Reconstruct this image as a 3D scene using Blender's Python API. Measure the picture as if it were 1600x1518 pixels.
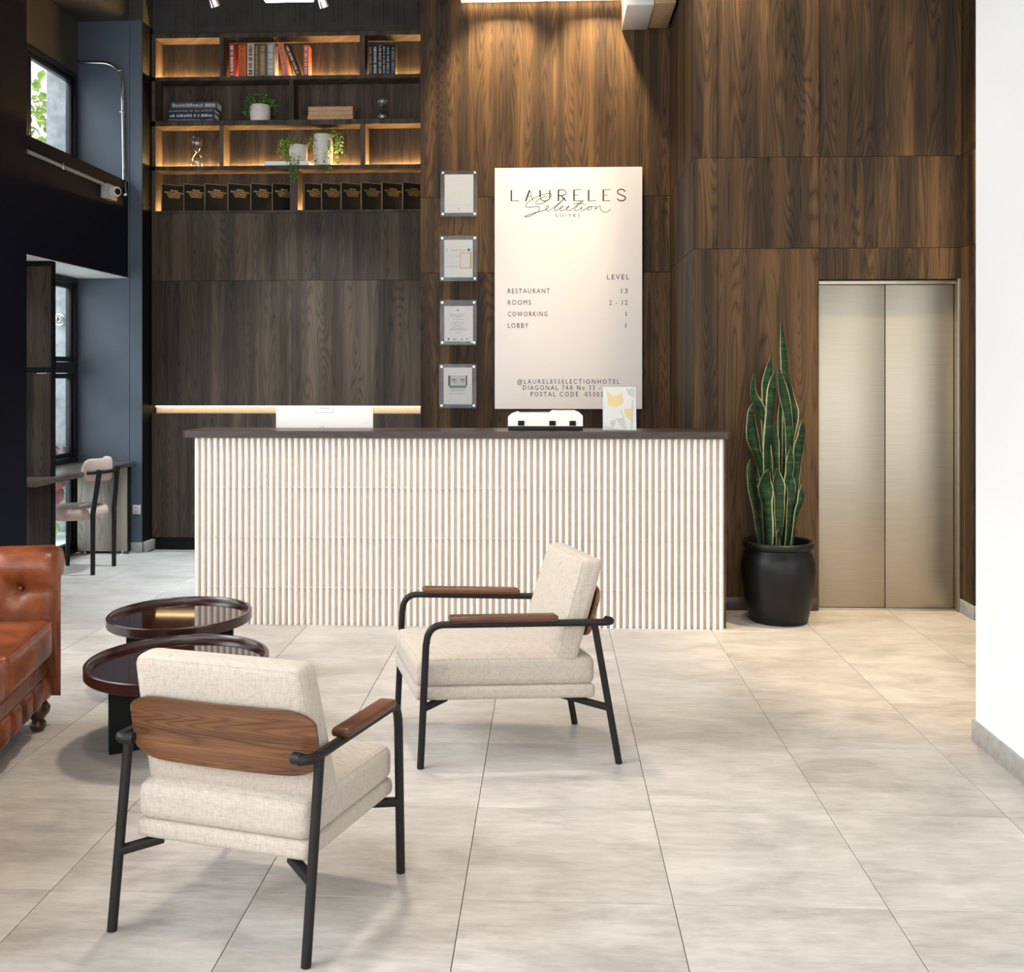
import bpy, bmesh, math, random
from mathutils import Vector, Matrix
random.seed(7)
R = math.radians
for o in list(bpy.data.objects): bpy.data.objects.remove(o)
scn = bpy.context.scene
C = scn.collection

# ---------------------------------------------------------------- camera
F, CX, HY, TH, H = 1537.8, 790.0, 585.9, .04425, 1.497      # from the floor-tile grid
cam = bpy.data.cameras.new('camera'); camo = bpy.data.objects.new('camera', cam); C.objects.link(camo)
camo.location = (0, 0, H); camo.rotation_euler = (R(90), 0, TH)
cam.sensor_fit = 'HORIZONTAL'; cam.sensor_width = 36; cam.lens = 36 * F / 1600
cam.shift_x = (800 - CX) / 1600; cam.shift_y = -(759 - HY) / 1600
cam.clip_start = .05; cam.clip_end = 200
scn.camera = camo
# ---------------------------------------------------------------- world, lights, exposure
w = bpy.data.worlds.new('world'); scn.world = w; w.use_nodes = True
bg = w.node_tree.nodes['Background']; bg.inputs[0].default_value = (.955, .975, 1.0, 1); bg.inputs[1].default_value = 1.35
sl = bpy.data.lights.new('sun', 'SUN'); sl.energy = 1.1; sl.color = (.86, .93, 1.0); sl.angle = R(28)      # veiled street-side daylight
slo = bpy.data.objects.new('sun', sl); C.objects.link(slo); slo.rotation_euler = Vector((.74, .30, -.60)).to_track_quat('-Z', 'Y').to_euler()
scn.view_settings.view_transform = 'Standard'; scn.view_settings.look = 'None'
scn.view_settings.exposure = 1.12; scn.view_settings.gamma = 1; scn.view_settings.use_curve_mapping = False
WARM = (1.0, .72, .42); SOFT = (1.0, .86, .70)

# ---------------------------------------------------------------- pixel -> place
_c, _s = math.cos(TH), math.sin(TH)
def ray(px, py):
    x = (px - CX) / F; return Vector((x*_c - _s, x*_s + _c, (HY - py) / F))
def PY(px, py, y): r = ray(px, py); t = y / r.y; return Vector((r.x*t, y, H + r.z*t))
def PX(px, py, x): r = ray(px, py); t = x / r.x; return Vector((x, r.y*t, H + r.z*t))
def PZ(px, py, z=0): r = ray(px, py); t = (z - H) / r.z; return Vector((r.x*t, r.y*t, z))

# ---------------------------------------------------------------- materials
def nt(name):
    m = bpy.data.materials.new(name); m.use_nodes = True
    t = m.node_tree; return m, t, t.nodes['Principled BSDF']
def N(t, typ, **kw):
    n = t.nodes.new(typ)
    for k, v in kw.items(): setattr(n, k, v)
    return n
def math_(t, op, a, b=None, c=None):
    n = N(t, 'ShaderNodeMath', operation=op)
    for i, v in enumerate((a, b, c)):
        if v is None: continue
        if isinstance(v, (int, float)): n.inputs[i].default_value = v
        else: t.links.new(v, n.inputs[i])
    return n.outputs[0]
def ramp(t, fac, stops):
    n = N(t, 'ShaderNodeValToRGB'); e = n.color_ramp.elements
    while len(e) < len(stops): e.new(.5)
    for i, (p, c) in enumerate(stops): e[i].position = p; e[i].color = (*c, 1)
    t.links.new(fac, n.inputs[0]); return n.outputs[0]
def noise(t, vec, scale=1, detail=2, dist=0, rough=.5):
    n = N(t, 'ShaderNodeTexNoise'); n.inputs['Scale'].default_value = scale; n.inputs['Detail'].default_value = detail
    n.inputs['Distortion'].default_value = dist; n.inputs['Roughness'].default_value = rough
    if vec is not None: t.links.new(vec, n.inputs['Vector'])
    return n.outputs[0]
def comb(t, x, y, z):
    n = N(t, 'ShaderNodeCombineXYZ')
    for i, v in enumerate((x, y, z)):
        if isinstance(v, (int, float)): n.inputs[i].default_value = v
        else: t.links.new(v, n.inputs[i])
    return n.outputs[0]
def posxyz(t):
    g = N(t, 'ShaderNodeNewGeometry'); s = N(t, 'ShaderNodeSeparateXYZ'); t.links.new(g.outputs['Position'], s.inputs[0])
    return s.outputs
def bump(t, b, h, strength, dist=.01):
    n = N(t, 'ShaderNodeBump'); n.inputs['Strength'].default_value = strength; n.inputs['Distance'].default_value = dist
    t.links.new(h, n.inputs['Height']); t.links.new(n.outputs[0], b.inputs['Normal'])
def plain(name, col, rough=.5, metal=0, var=.06, vscale=20, bmp=0, spec=.5):
    m, t, b = nt(name); b.inputs['Roughness'].default_value = rough; b.inputs['Metallic'].default_value = metal
    b.inputs['Specular IOR Level'].default_value = spec
    p = posxyz(t); v = comb(t, p[0], p[1], p[2]); n = noise(t, v, vscale, 3)
    lo = tuple(c*(1-var) for c in col); hi = tuple(min(1, c*(1+var)) for c in col)
    t.links.new(ramp(t, n, [(.3, lo), (.7, hi)]), b.inputs['Base Color'])
    if bmp: bump(t, b, n, bmp, .004)
    return m
def emis(name, col, s):
    m, t, b = nt(name); b.inputs['Base Color'].default_value = (*col, 1)
    b.inputs['Emission Color'].default_value = (*col, 1); b.inputs['Emission Strength'].default_value = s
    return m
def wood(name, dark, mid, light, along='Z', rough=.45, k=1.0, spec=.4):
    m, t, b = nt(name); p = posxyz(t)
    if along == 'Z': ac = math_(t, 'ADD', p[0], p[1]); al = p[2]
    elif along == 'Y': ac = math_(t, 'ADD', p[0], p[2]); al = p[1]
    else: ac = math_(t, 'ADD', p[2], math_(t, 'MULTIPLY', p[1], .15)); al = math_(t, 'ADD', p[0], math_(t, 'MULTIPLY', p[1], .3))
    rn = N(t, 'ShaderNodeObjectInfo').outputs['Random']; rn = math_(t, 'MULTIPLY', rn, 37)
    ac = math_(t, 'MULTIPLY', ac, k); al = math_(t, 'MULTIPLY', al, k)
    n1 = noise(t, comb(t, math_(t, 'MULTIPLY', ac, 6.5), math_(t, 'MULTIPLY', al, .42), rn), 1, 1.2, .15)
    lines = math_(t, 'SINE', math_(t, 'MULTIPLY', n1, 105))
    lines = math_(t, 'POWER', math_(t, 'ABSOLUTE', lines), .6)
    n2 = noise(t, comb(t, math_(t, 'MULTIPLY', ac, 170), math_(t, 'MULTIPLY', al, 4), rn), 1, 4, 0, .6)
    n3 = noise(t, comb(t, math_(t, 'MULTIPLY', ac, 8.5), math_(t, 'MULTIPLY', al, .22), math_(t, 'ADD', rn, 5)), 1, 1.5)
    n4 = noise(t, comb(t, math_(t, 'MULTIPLY', ac, 30), math_(t, 'MULTIPLY', al, .8), rn), 1, 2)
    f = math_(t, 'MULTIPLY', n3, .72)
    f = math_(t, 'ADD', f, math_(t, 'MULTIPLY', lines, .17))
    f = math_(t, 'ADD', f, math_(t, 'MULTIPLY', n2, .30))
    f = math_(t, 'ADD', f, math_(t, 'MULTIPLY', n4, .22))
    f = math_(t, 'SUBTRACT', f, .22)
    t.links.new(ramp(t, f, [(.30, dark), (.50, mid), (.72, light)]), b.inputs['Base Color'])
    b.inputs['Roughness'].default_value = rough; b.inputs['Specular IOR Level'].default_value = spec
    bump(t, b, f, .12, .003)
    return m
def glassy(name, tint=(1, 1, 1), gloss=.0, rough=.02):
    m, t, b = nt(name); t.nodes.remove(b); out = t.nodes['Material Output']
    tr = N(t, 'ShaderNodeBsdfTransparent'); tr.inputs[0].default_value = (*tint, 1)
    gl = N(t, 'ShaderNodeBsdfGlossy'); gl.inputs['Roughness'].default_value = rough
    fr = N(t, 'ShaderNodeLayerWeight')
    mx = N(t, 'ShaderNodeMixShader'); f = math_(t, 'ADD', math_(t, 'MULTIPLY', math_(t, 'POWER', fr.outputs['Facing'], 4), .8), .022 + gloss)
    n = noise(t, comb(t, *posxyz(t)), 6, 1); f = math_(t, 'MULTIPLY', f, math_(t, 'ADD', n, .5))
    t.links.new(f, mx.inputs[0]); t.links.new(tr.outputs[0], mx.inputs[1]); t.links.new(gl.outputs[0], mx.inputs[2])
    t.links.new(mx.outputs[0], out.inputs[0]); return m
def fabric(name, col, fine=260, var=.16):
    m, t, b = nt(name); p = posxyz(t); b.inputs['Roughness'].default_value = .95; b.inputs['Specular IOR Level'].default_value = .15
    h = math_(t, 'ADD', p[0], math_(t, 'MULTIPLY', p[1], .8))
    a = noise(t, comb(t, math_(t, 'MULTIPLY', h, fine*1.2), math_(t, 'MULTIPLY', p[2], fine*.16), math_(t, 'MULTIPLY', p[1], 20)), 1, 2)
    c = noise(t, comb(t, math_(t, 'MULTIPLY', h, fine*.16), math_(t, 'MULTIPLY', p[2], fine*1.2), math_(t, 'MULTIPLY', p[1], fine*.5)), 1, 2)
    f = math_(t, 'MULTIPLY', math_(t, 'ADD', a, c), .5)
    t.links.new(ramp(t, f, [(.35, tuple(x*(1-var*1.6) for x in col)), (.5, col), (.65, tuple(min(1, x*(1+var)) for x in col))]), b.inputs['Base Color'])
    bump(t, b, f, .35, .003)
    b.inputs['Sheen Weight'].default_value = .2
    return m

M = {}
M['wall_wood'] = wood('walnut_wall_panel', (.010, .0065, .0042), (.041, .0246, .0126), (.125, .070, .028), rough=.6, spec=.2)
M['back_wood'] = wood('daylit_walnut_panel', (.020, .015, .0115), (.050, .037, .027), (.105, .075, .052), rough=.6, spec=.2)  # the wall walnut, greyed: cool daylight cast put into its colour
M['pale_wood'] = wood('pale_ash_panel', (.12, .10, .08), (.22, .19, .16), (.36, .32, .27), rough=.55)
M['desk_wood'] = wood('desk_walnut', (.05, .04, .034), (.10, .08, .065), (.17, .14, .12), along='Y', rough=.28, spec=.6)
M['top_wood'] = wood('counter_walnut', (.018, .012, .009), (.042, .027, .019), (.085, .055, .036), along='X', rough=.35)
M['chair_wood'] = wood('chair_walnut', (.045, .017, .007), (.125, .052, .020), (.23, .105, .045), along='X', rough=.4, k=1.6)
M['arm_wood'] = wood('armrest_walnut', (.035, .012, .005), (.085, .030, .013), (.14, .055, .024), along='X', rough=.35, k=2)
M['linen'] = fabric('oatmeal_linen', (.435, .378, .315), 260, .11)
M['boucle'] = fabric('rose_beige_boucle', (.55, .42, .36), 320, .2)
M['black_metal'] = plain('black_powder_coat', (.010, .009, .008), .5, 0, .15, 20, 0, .25)
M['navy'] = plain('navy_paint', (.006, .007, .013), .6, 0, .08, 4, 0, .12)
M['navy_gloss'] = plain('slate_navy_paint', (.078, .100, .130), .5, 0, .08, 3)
M['concrete_dark'] = plain('olive_grey_concrete', (.045, .041, .034), .8, 0, .25, 3)
M['black'] = plain('matt_black', (.005, .005, .005), .6, 0, .1, 20, 0, .18)
M['frame_black'] = plain('black_window_frame', (.008, .008, .009), .35, 0, .1)
M['white_paint'] = plain('white_wall_paint', (.82, .83, .82), .7, 0, .02, 1.5)
M['white'] = plain('white_gloss', (.72, .70, .66), .35, 0, .02, 8)
M['paper'] = plain('white_paper', (.82, .82, .82), .7, 0, .02, 30)
M['sign'] = plain('sign_white', (.74, .71, .695), .5, 0, .015, 2)
M['ink'] = plain('dark_ink', (.03, .022, .022), .6, 0, .1)
M['greyink'] = plain('grey_ink', (.28, .28, .28), .6, 0, .1)
M['paleink'] = plain('pale_ink', (.62, .62, .62), .6, 0, .05)
M['yellow'] = plain('yellow_print', (.75, .47, .06), .6, 0, .1)
M['paleyellow'] = plain('pale_yellow_print', (.85, .68, .30), .6, 0, .1)
M['green_print'] = plain('green_print', (.05, .20, .09), .6, 0, .1)
M['blue_print'] = plain('blue_print', (.02, .12, .22), .6, 0, .1)
M['skirting'] = plain('stone_skirting', (.36, .35, .33), .5, 0, .15, 25)
M['chrome'] = plain('polished_steel', (.7, .69, .66), .2, 1, .05)
M['ceramic'] = plain('white_ceramic', (.62, .58, .53), .55, 0, .06, 40)
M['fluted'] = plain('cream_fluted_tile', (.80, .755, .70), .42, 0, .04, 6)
M['groove_shade'] = plain('tan_groove_shade', (.62, .52, .43), .7, 0, .06, 20)  # shade in the flute grooves, painted as a tan colour
M['grout'] = plain('grout', (.30, .275, .25), .85, 0, .1, 60)
M['tan_paper'] = plain('kraft_tan', (.42, .27, .15), .8, 0, .12, 40)
M['gold'] = plain('gold_foil', (.75, .47, .16), .35, .6, .15, 60)
M['goldline'] = plain('worn_gold_edge', (.42, .30, .17), .5, .3, .2, 60)
M['soil'] = plain('potting_soil', (.02, .014, .010), .95, 0, .4, 60, .5)
M['pot_black'] = plain('black_glazed_clay', (.006, .0065, .0055), .40, 0, .3, 5, .08, .28)
M['led'] = emis('warm_led', (1.0, .62, .23), 190)
M['led_bright'] = emis('warm_led_groove', (1.0, .66, .32), 4.5)
M['led_cove'] = emis('cove_led', (1.0, .74, .42), 14)
M['lamp'] = emis('lamp_disc', (1.0, .85, .62), 12)
M['glass'] = glassy('window_glass', (.96, .99, 1.0))
M['acrylic'] = glassy('clear_acrylic', (.90, .90, .89), .0, .12)
M['clear'] = glassy('blown_glass', (.88, .88, .86), .12, .04)
M['lacquer'] = plain('oxblood_lacquer', (.020, .006, .004), .045, 0, .2, 6, 0, .8)
M['lacquer_rim'] = plain('oxblood_rim', (.028, .009, .006), .22, 0, .2, 6, 0, .6)
M['dark_plaster'] = plain('charcoal_plaster', (.034, .034, .031), .85, 0, .25, 6, .3)
M['turned'] = plain('turned_walnut', (.06, .02, .009), .35, 0, .3, 30)
M['ext_con'] = plain('outside_concrete', (.36, .39, .40), .9, 0, .3, 9, .6)
M['ext_pale'] = plain('outside_pale_render', (.62, .66, .66), .9, 0, .06, 5)
M['ext_plank'] = plain('outside_plank', (.55, .42, .34), .7, 0, .1, 5)
M['leaf_small'] = plain('small_leaf_green', (.10, .24, .035), .5, 0, .55, 45)
M['leaf_pale'] = plain('pale_leaf_green', (.32, .42, .16), .5, 0, .3, 45)
M['ext_leaf'] = plain('garden_leaf', (.30, .40, .08), .5, 0, .5, 9)
M['red_leaf'] = plain('red_leaf', (.16, .045, .04), .5, 0, .4, 12)
M['leaf_edge'] = plain('leaf_cream_edge', (.30, .31, .16), .55, 0, .3, 25, 0, .2)
# snake plant blade: green cross-banding
m, t, b = nt('snake_leaf'); p = posxyz(t)
n = noise(t, comb(t, math_(t, 'MULTIPLY', p[0], 9), math_(t, 'MULTIPLY', p[1], 9), math_(t, 'MULTIPLY', p[2], 42)), 1, 3, .6)
t.links.new(ramp(t, n, [(.38, (.005, .018, .006)), (.58, (.014, .044, .012)), (.80, (.055, .10, .032))]), b.inputs['Base Color'])
b.inputs['Roughness'].default_value = .5; b.inputs['Specular IOR Level'].default_value = .2; M['snake'] = m
# leather
m, t, b = nt('cognac_leather'); p = posxyz(t); v = comb(t, *p)
n = noise(t, v, 5.5, 4, .4); n2 = noise(t, v, 180, 2)
t.links.new(ramp(t, n, [(.28, (.075, .017, .006)), (.5, (.185, .045, .012)), (.72, (.32, .095, .028))]), b.inputs['Base Color'])
b.inputs['Roughness'].default_value = .36; bump(t, b, math_(t, 'ADD', math_(t, 'MULTIPLY', n, 2.2), math_(t, 'MULTIPLY', n2, .12)), .35, .01); M['leather'] = m
# brushed steel
m, t, b = nt('brushed_steel'); p = posxyz(t)
n = noise(t, comb(t, math_(t, 'MULTIPLY', p[0], 3), 0, math_(t, 'MULTIPLY', p[2], 260)), 1, 3)
n2 = noise(t, comb(t, *p), 1.3, 2)
t.links.new(ramp(t, n, [(.3, (.39, .348, .275)), (.7, (.44, .392, .312))]), b.inputs['Base Color'])
b.inputs['Metallic'].default_value = 1; t.links.new(math_(t, 'ADD', math_(t, 'MULTIPLY', n2, .12), .36), b.inputs['Roughness']); bump(t, b, n, .006, .001); M['steel'] = m
# floor tile
m, t, b = nt('porcelain_tile'); p = posxyz(t); rn = N(t, 'ShaderNodeObjectInfo').outputs['Random']; rk = math_(t, 'MULTIPLY', rn, 53)
n = noise(t, comb(t, math_(t, 'MULTIPLY', p[0], 2.2), math_(t, 'MULTIPLY', p[1], 4.5), rk), 1, 5, .5, .62)
n2 = noise(t, comb(t, math_(t, 'MULTIPLY', p[0], 9), math_(t, 'MULTIPLY', p[1], 42), rk), 1, 4, 0, .65)
f = math_(t, 'ADD', math_(t, 'MULTIPLY', n, .62), math_(t, 'MULTIPLY', n2, .38))
f = math_(t, 'ADD', f, math_(t, 'MULTIPLY', math_(t, 'SUBTRACT', rn, .5), .05))
t.links.new(ramp(t, f, [(.36, (.34, .312, .283)), (.5, (.455, .424, .388)), (.64, (.56, .525, .485))]), b.inputs['Base Color'])
t.links.new(math_(t, 'ADD', math_(t, 'MULTIPLY', n2, .25), .26), b.inputs['Roughness']); b.inputs['Specular IOR Level'].default_value = .45; M['tile'] = m
# ---------------------------------------------------------------- mesh helpers
def mesh_obj(name, bm, mat, parent=None, smooth=40):
    bmesh.ops.recalc_face_normals(bm, faces=bm.faces)
    me = bpy.data.meshes.new(name); bm.to_mesh(me); bm.free()
    for mm in (mat if isinstance(mat, (list, tuple)) else [mat]): me.materials.append(mm)
    if smooth:
        me.polygons.foreach_set('use_smooth', [True]*len(me.polygons)); me.set_sharp_from_angle(angle=R(smooth))
    return link(name, me, parent)
def link(name, me, parent=None):
    o = bpy.data.objects.new(name, me); C.objects.link(o)
    if parent: attach(o, parent)
    return o
def attach(o, parent):
    o.parent = parent
    if parent.type == 'EMPTY': o.matrix_parent_inverse = Matrix.Translation(-Vector(parent.location))
def tag(o, label, cat, group=None):
    o['label'] = label; o['category'] = cat
    if group: o['group'] = group
    return o
def thing(name, loc, label, cat, group=None):
    o = bpy.data.objects.new(name, None); C.objects.link(o); o.location = loc; o.empty_display_size = .1
    return tag(o, label, cat, group)
def struct(o): o['kind'] = 'structure'; return o
def BM(): return bmesh.new()
def merge(bm, tmp, Mx=None):
    if Mx is not None: bmesh.ops.transform(tmp, matrix=Mx, verts=tmp.verts)
    me = bpy.data.meshes.new('tmp'); tmp.to_mesh(me); tmp.free(); bm.from_mesh(me); bpy.data.meshes.remove(me); return bm
def box(bm, x0, x1, y0, y1, z0, z1, bev=0, seg=2, Mx=None):
    t = BM(); bmesh.ops.create_cube(t, size=1)
    for v in t.verts: v.co = Vector(((x0+x1)/2 + v.co.x*(x1-x0), (y0+y1)/2 + v.co.y*(y1-y0), (z0+z1)/2 + v.co.z*(z1-z0)))
    if bev: bmesh.ops.bevel(t, geom=t.edges[:], offset=bev, segments=seg, profile=.5, affect='EDGES')
    return merge(bm, t, Mx)
def bx(name, mat, parent, *a, bev=0, seg=2, Mx=None): return mesh_obj(name, box(BM(), *a, bev=bev, seg=seg, Mx=Mx), mat, parent)
def tube(bm, pts, r, seg=10, cap=True):
    pts = [Vector(p) for p in pts]; rings = []; up = None
    rs = r if isinstance(r, (list, tuple)) else [r]*len(pts)
    for i, p in enumerate(pts):
        d = (pts[min(i+1, len(pts)-1)] - pts[max(i-1, 0)]).normalized()
        if up is None: up = Vector((0, 0, 1)) if abs(d.z) < .9 else Vector((1, 0, 0))
        s = d.cross(up).normalized(); up = s.cross(d).normalized()
        rings.append([bm.verts.new(p + (s*math.cos(a) + up*math.sin(a))*rs[i]) for a in [2*math.pi*k/seg for k in range(seg)]])
    for a, b in zip(rings, rings[1:]):
        for k in range(seg): bm.faces.new((a[k], a[(k+1) % seg], b[(k+1) % seg], b[k]))
    if cap: bm.faces.new(rings[0]); bm.faces.new(rings[-1][::-1])
    return bm
def arc(p0, pc, p1, n=6):
    """quadratic corner"""
    p0, pc, p1 = Vector(p0), Vector(pc), Vector(p1)
    return [p0*(1-s)**2 + pc*2*s*(1-s) + p1*s*s for s in [i/n for i in range(n+1)]]
def lathe(bm, prof, c, seg=32):
    c = Vector(c); rings = []
    for r, z in prof:
        if r < 1e-5: rings.append([bm.verts.new(c + Vector((0, 0, z)))])
        else: rings.append([bm.verts.new(c + Vector((r*math.cos(a), r*math.sin(a), z))) for a in [2*math.pi*k/seg for k in range(seg)]])
    for a, b in zip(rings, rings[1:]):
        for k in range(seg):
            k2 = (k+1) % seg
            if len(a) == 1 and len(b) == 1: continue
            if len(a) == 1: bm.faces.new((a[0], b[k2], b[k]))
            elif len(b) == 1: bm.faces.new((a[k], a[k2], b[0]))
            else: bm.faces.new((a[k], a[k2], b[k2], b[k]))
    return bm
def prism(bm, poly, f0, f1):
    a = [bm.verts.new(f0(*p)) for p in poly]; b = [bm.verts.new(f1(*p)) for p in poly]; n = len(poly)
    bm.faces.new(a); bm.faces.new(b[::-1])
    for i in range(n): bm.faces.new((a[i], b[i], b[(i+1) % n], a[(i+1) % n]))
    return bm
def rbox(bm, hx, hy, hz, r, f, n=7):
    """rounded box of half sizes h, mapped by f"""
    def axis(h):
        e = [-h, -h+r*.12, -h+r*.45, -h+r]
        return e + [-h+r + (2*h-2*r)*i/n for i in range(1, n)] + [-x for x in e[::-1]]
    A = [axis(h) for h in (hx, hy, hz)]; hh = (hx, hy, hz); cache = {}
    def vert(p):
        k = tuple(round(x, 6) for x in p)
        if k not in cache:
            q = Vector([max(-(h-r), min(h-r, x)) for x, h in zip(p, hh)]); d = Vector(p) - q
            cache[k] = bm.verts.new(f(q + d.normalized()*r if d.length > 1e-9 else q))
        return cache[k]
    for ax in range(3):
        u, v = [i for i in range(3) if i != ax]
        for sg in (-1, 1):
            for i in range(len(A[u])-1):
                for j in range(len(A[v])-1):
                    qs = []
                    for (a, b_) in ((i, j), (i+1, j), (i+1, j+1), (i, j+1)):
                        p = [0, 0, 0]; p[ax] = sg*hh[ax]; p[u] = A[u][a]; p[v] = A[v][b_]; qs.append(vert(p))
                    try: bm.faces.new(qs)
                    except ValueError: pass
    return bm
def rloop(a, b, r):
    out = []
    for cx_, cy_, a0 in ((a-r, -b+r, -90), (a-r, b-r, 0), (-a+r, b-r, 90), (-a+r, -b+r, 180)):
        cs = [(cx_ + r*math.cos(R(a0+22.5*k)), cy_ + r*math.sin(R(a0+22.5*k))) for k in range(5)]
        if out: p = out[-1]; out += [(p[0]+(cs[0][0]-p[0])*i/8, p[1]+(cs[0][1]-p[1])*i/8) for i in range(1, 8)]
        out += cs
    p = out[-1]; q = out[0]; out += [(p[0]+(q[0]-p[0])*i/8, p[1]+(q[1]-p[1])*i/8) for i in range(1, 9)]
    return out
def catmull(pts, n=5):
    out = []
    for i in range(len(pts)-1):
        p0, p1, p2, p3 = pts[max(i-1, 0)], pts[i], pts[i+1], pts[min(i+2, len(pts)-1)]
        for k in range(n):
            s = k/n
            out.append(tuple(.5*((2*p1[j]) + (-p0[j]+p2[j])*s + (2*p0[j]-5*p1[j]+4*p2[j]-p3[j])*s*s + (-p0[j]+3*p1[j]-3*p2[j]+p3[j])*s**3) for j in range(len(p1))))
    return out + [tuple(pts[-1])]
def ribbon(bm, pts, wd, y):
    """flat stroke on a wall facing -Y: pts are (x,z)"""
    L = []
    for i, p in enumerate(pts):
        a, b_ = pts[max(i-1, 0)], pts[min(i+1, len(pts)-1)]; d = Vector((b_[0]-a[0], b_[1]-a[1]))
        if d.length < 1e-9: d = Vector((1, 0))
        d.normalize(); nx, nz = -d.y*wd/2, d.x*wd/2
        L.append((bm.verts.new((p[0]+nx, y, p[1]+nz)), bm.verts.new((p[0]-nx, y, p[1]-nz))))
    for a, b_ in zip(L, L[1:]): bm.faces.new((a[0], a[1], b_[1], b_[0]))
    return bm
def text_mesh(s, space=1.2):
    cu = bpy.data.curves.new('txt', 'FONT'); cu.body = s; cu.space_character = space; cu.resolution_u = 2
    o = bpy.data.objects.new('txt', cu); C.objects.link(o); dg = bpy.context.evaluated_depsgraph_get(); dg.update()
    me = bpy.data.meshes.new_from_object(o.evaluated_get(dg)); bpy.data.objects.remove(o); bpy.data.curves.remove(cu); return me
def text_on(bm, s, x0, x1, z0, z1, y, space=1.25, keep=False):
    """text filling the box x0..x1 (z0..z1 is the capital height), facing -Y"""
    me = text_mesh(s, space); xs = [v.co.x for v in me.vertices]; ys = [v.co.y for v in me.vertices]
    sx = (x1-x0)/(max(xs)-min(xs)); sz = (z1-z0)/(max(ys)-min(ys) if not keep else .7)
    for v in me.vertices: v.co = Vector((x0 + (v.co.x-min(xs))*sx, y, z0 + (v.co.y - (min(ys) if not keep else 0))*sz))
    bm.from_mesh(me); bpy.data.meshes.remove(me); return bm
def copy_tree(o, parent=None):
    c = o.copy(); C.objects.link(c); c.parent = parent
    for ch in list(o.children): copy_tree(ch, c)
    return c

# ================================================================ ROOM
YB, YC, YE, YP = 8.35, 7.517, 6.34, 8.17          # shelf wall, sign wall, lift wall, pilaster
XS, XF, XW, XR = .919, -3.557, -3.987, 1.745       # side of lift block, left wall front, window plane, white wall
ZT = 4.85
floor = struct(bx('floor', M['grout'], None, -4.05, 3.7, -1.2, 8.6, -.15, -.009))
T = .6; g = .0012
tm = mesh_obj('floor_tile', box(BM(), -T/2+g, T/2-g, -T/2+g, T/2-g, -.009, 0, bev=.001, seg=1), M['tile'], floor, 0)
tme = tm.data; first = True
for i in range(-9, 5):
    for j in range(-5, 12):
        cx_, cy_ = .9526 + T*(i+.5), 5.8035 - T*(j+.5)
        if cx_ < -4.1 or cx_ > 3.6 or cy_ < -1.0 or cy_ > 8.45: continue
        if cx_ > XR+.3 and cy_ < 3.4: continue
        if first: tm.location = (cx_, cy_, 0); first = False
        else: o = link('floor_tile', tme, floor); o.location = (cx_, cy_, 0)
struct(bx('ceiling', M['dark_plaster'], None, -4.3, 3.75, -1.2, 8.7, ZT, ZT+.15))
pg = .0012
def panel(parent, mat, x0, x1, y0, y1, z0, z1):
    return bx('wood_panel', mat, parent, x0, x1, y0, y1, z0, z1, bev=.001, seg=1)
# shelf wall
wb = struct(bx('wall_back', M['black'], None, -3.6, XS, YB+.20, YB+.3, 0, ZT))
def zy(py, y, px=450): return PY(px, py, y).z
def xy(px, y): return PY(px, 500, y).x
zs0, zs1 = zy(332, YB), zy(50, YB)
z_mid, z_lo, z_ll = zy(438, YB), zy(634, YB), zy(646, YB)
xl, xr_ = xy(237, YB), -.60
cols = [xl] + [xy(p, YB) for p in (309, 456, 600)] + [xr_]
panel(wb, M['back_wood'], xl+pg, xr_, YB, YB+.18, z_mid+pg, zs0-.002)
for a, c_ in zip(cols, cols[1:]): panel(wb, M['back_wood'], a+pg, c_-pg, YB, YB+.18, z_lo, z_mid-pg)
cols = [xl] + [xy(p, YB) for p in (309, 385, 456, 600)] + [xr_]
for a, c_ in zip(cols, cols[1:]): panel(wb, M['back_wood'], a+pg, c_-pg, YB, YB+.18, .10, z_ll)
bx('light_groove', M['ceramic'], wb, xl, xr_, YB+.10, YB+.18, z_ll, z_lo)
bx('led_strip', M['led_bright'], wb, xl+.01, xr_, YB+.06, YB+.075, z_lo-.010, z_lo-.002)
bx('plinth', M['black'], wb, xl, xr_, YB+.01, YB+.18, 0, .10)
pl = bx('plaster_band', M['dark_plaster'], wb, xl, xr_, YB+.02, YB+.19, zs1+.003, ZT)
bm = BM()                                        # the ribbing of the plaster above the shelves
x = xl+.2
while x < -1.0:
    if random.random() < .72: box(bm, x, x+.012, YB+.014, YB+.021, zs1+.04+random.uniform(0, .05), ZT-.01, bev=.003, seg=1)
    x += random.choice([.03, .045, .06])
o = mesh_obj('plaster_rib', bm, M['dark_plaster'], wb); o['kind'] = 'stuff'
bx('skirting', M['skirting'], wb, -3.437, -3.40, YP+.012, YB+.01, 0, .085, bev=.002)

# sign wall (free-standing block of panelling)
wc = struct(bx('wall_center', M['black'], None, xy(657, YC)+.004, XS+.02, YC+.02, YB-.02, 0, ZT))
zr = [0, PY(1000, 425, YC).z, PY(1000, 306, YC).z, ZT]
for a, c_ in zip(zr, zr[1:]): panel(wc, M['wall_wood'], xy(657, YC), XS-.001, YC, YC+.02, a+pg, c_-pg)
panel(wc, M['wall_wood'], xy(657, YC), xy(657, YC)+.004, YC+.02, YB-.02, 0, ZT)
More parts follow.
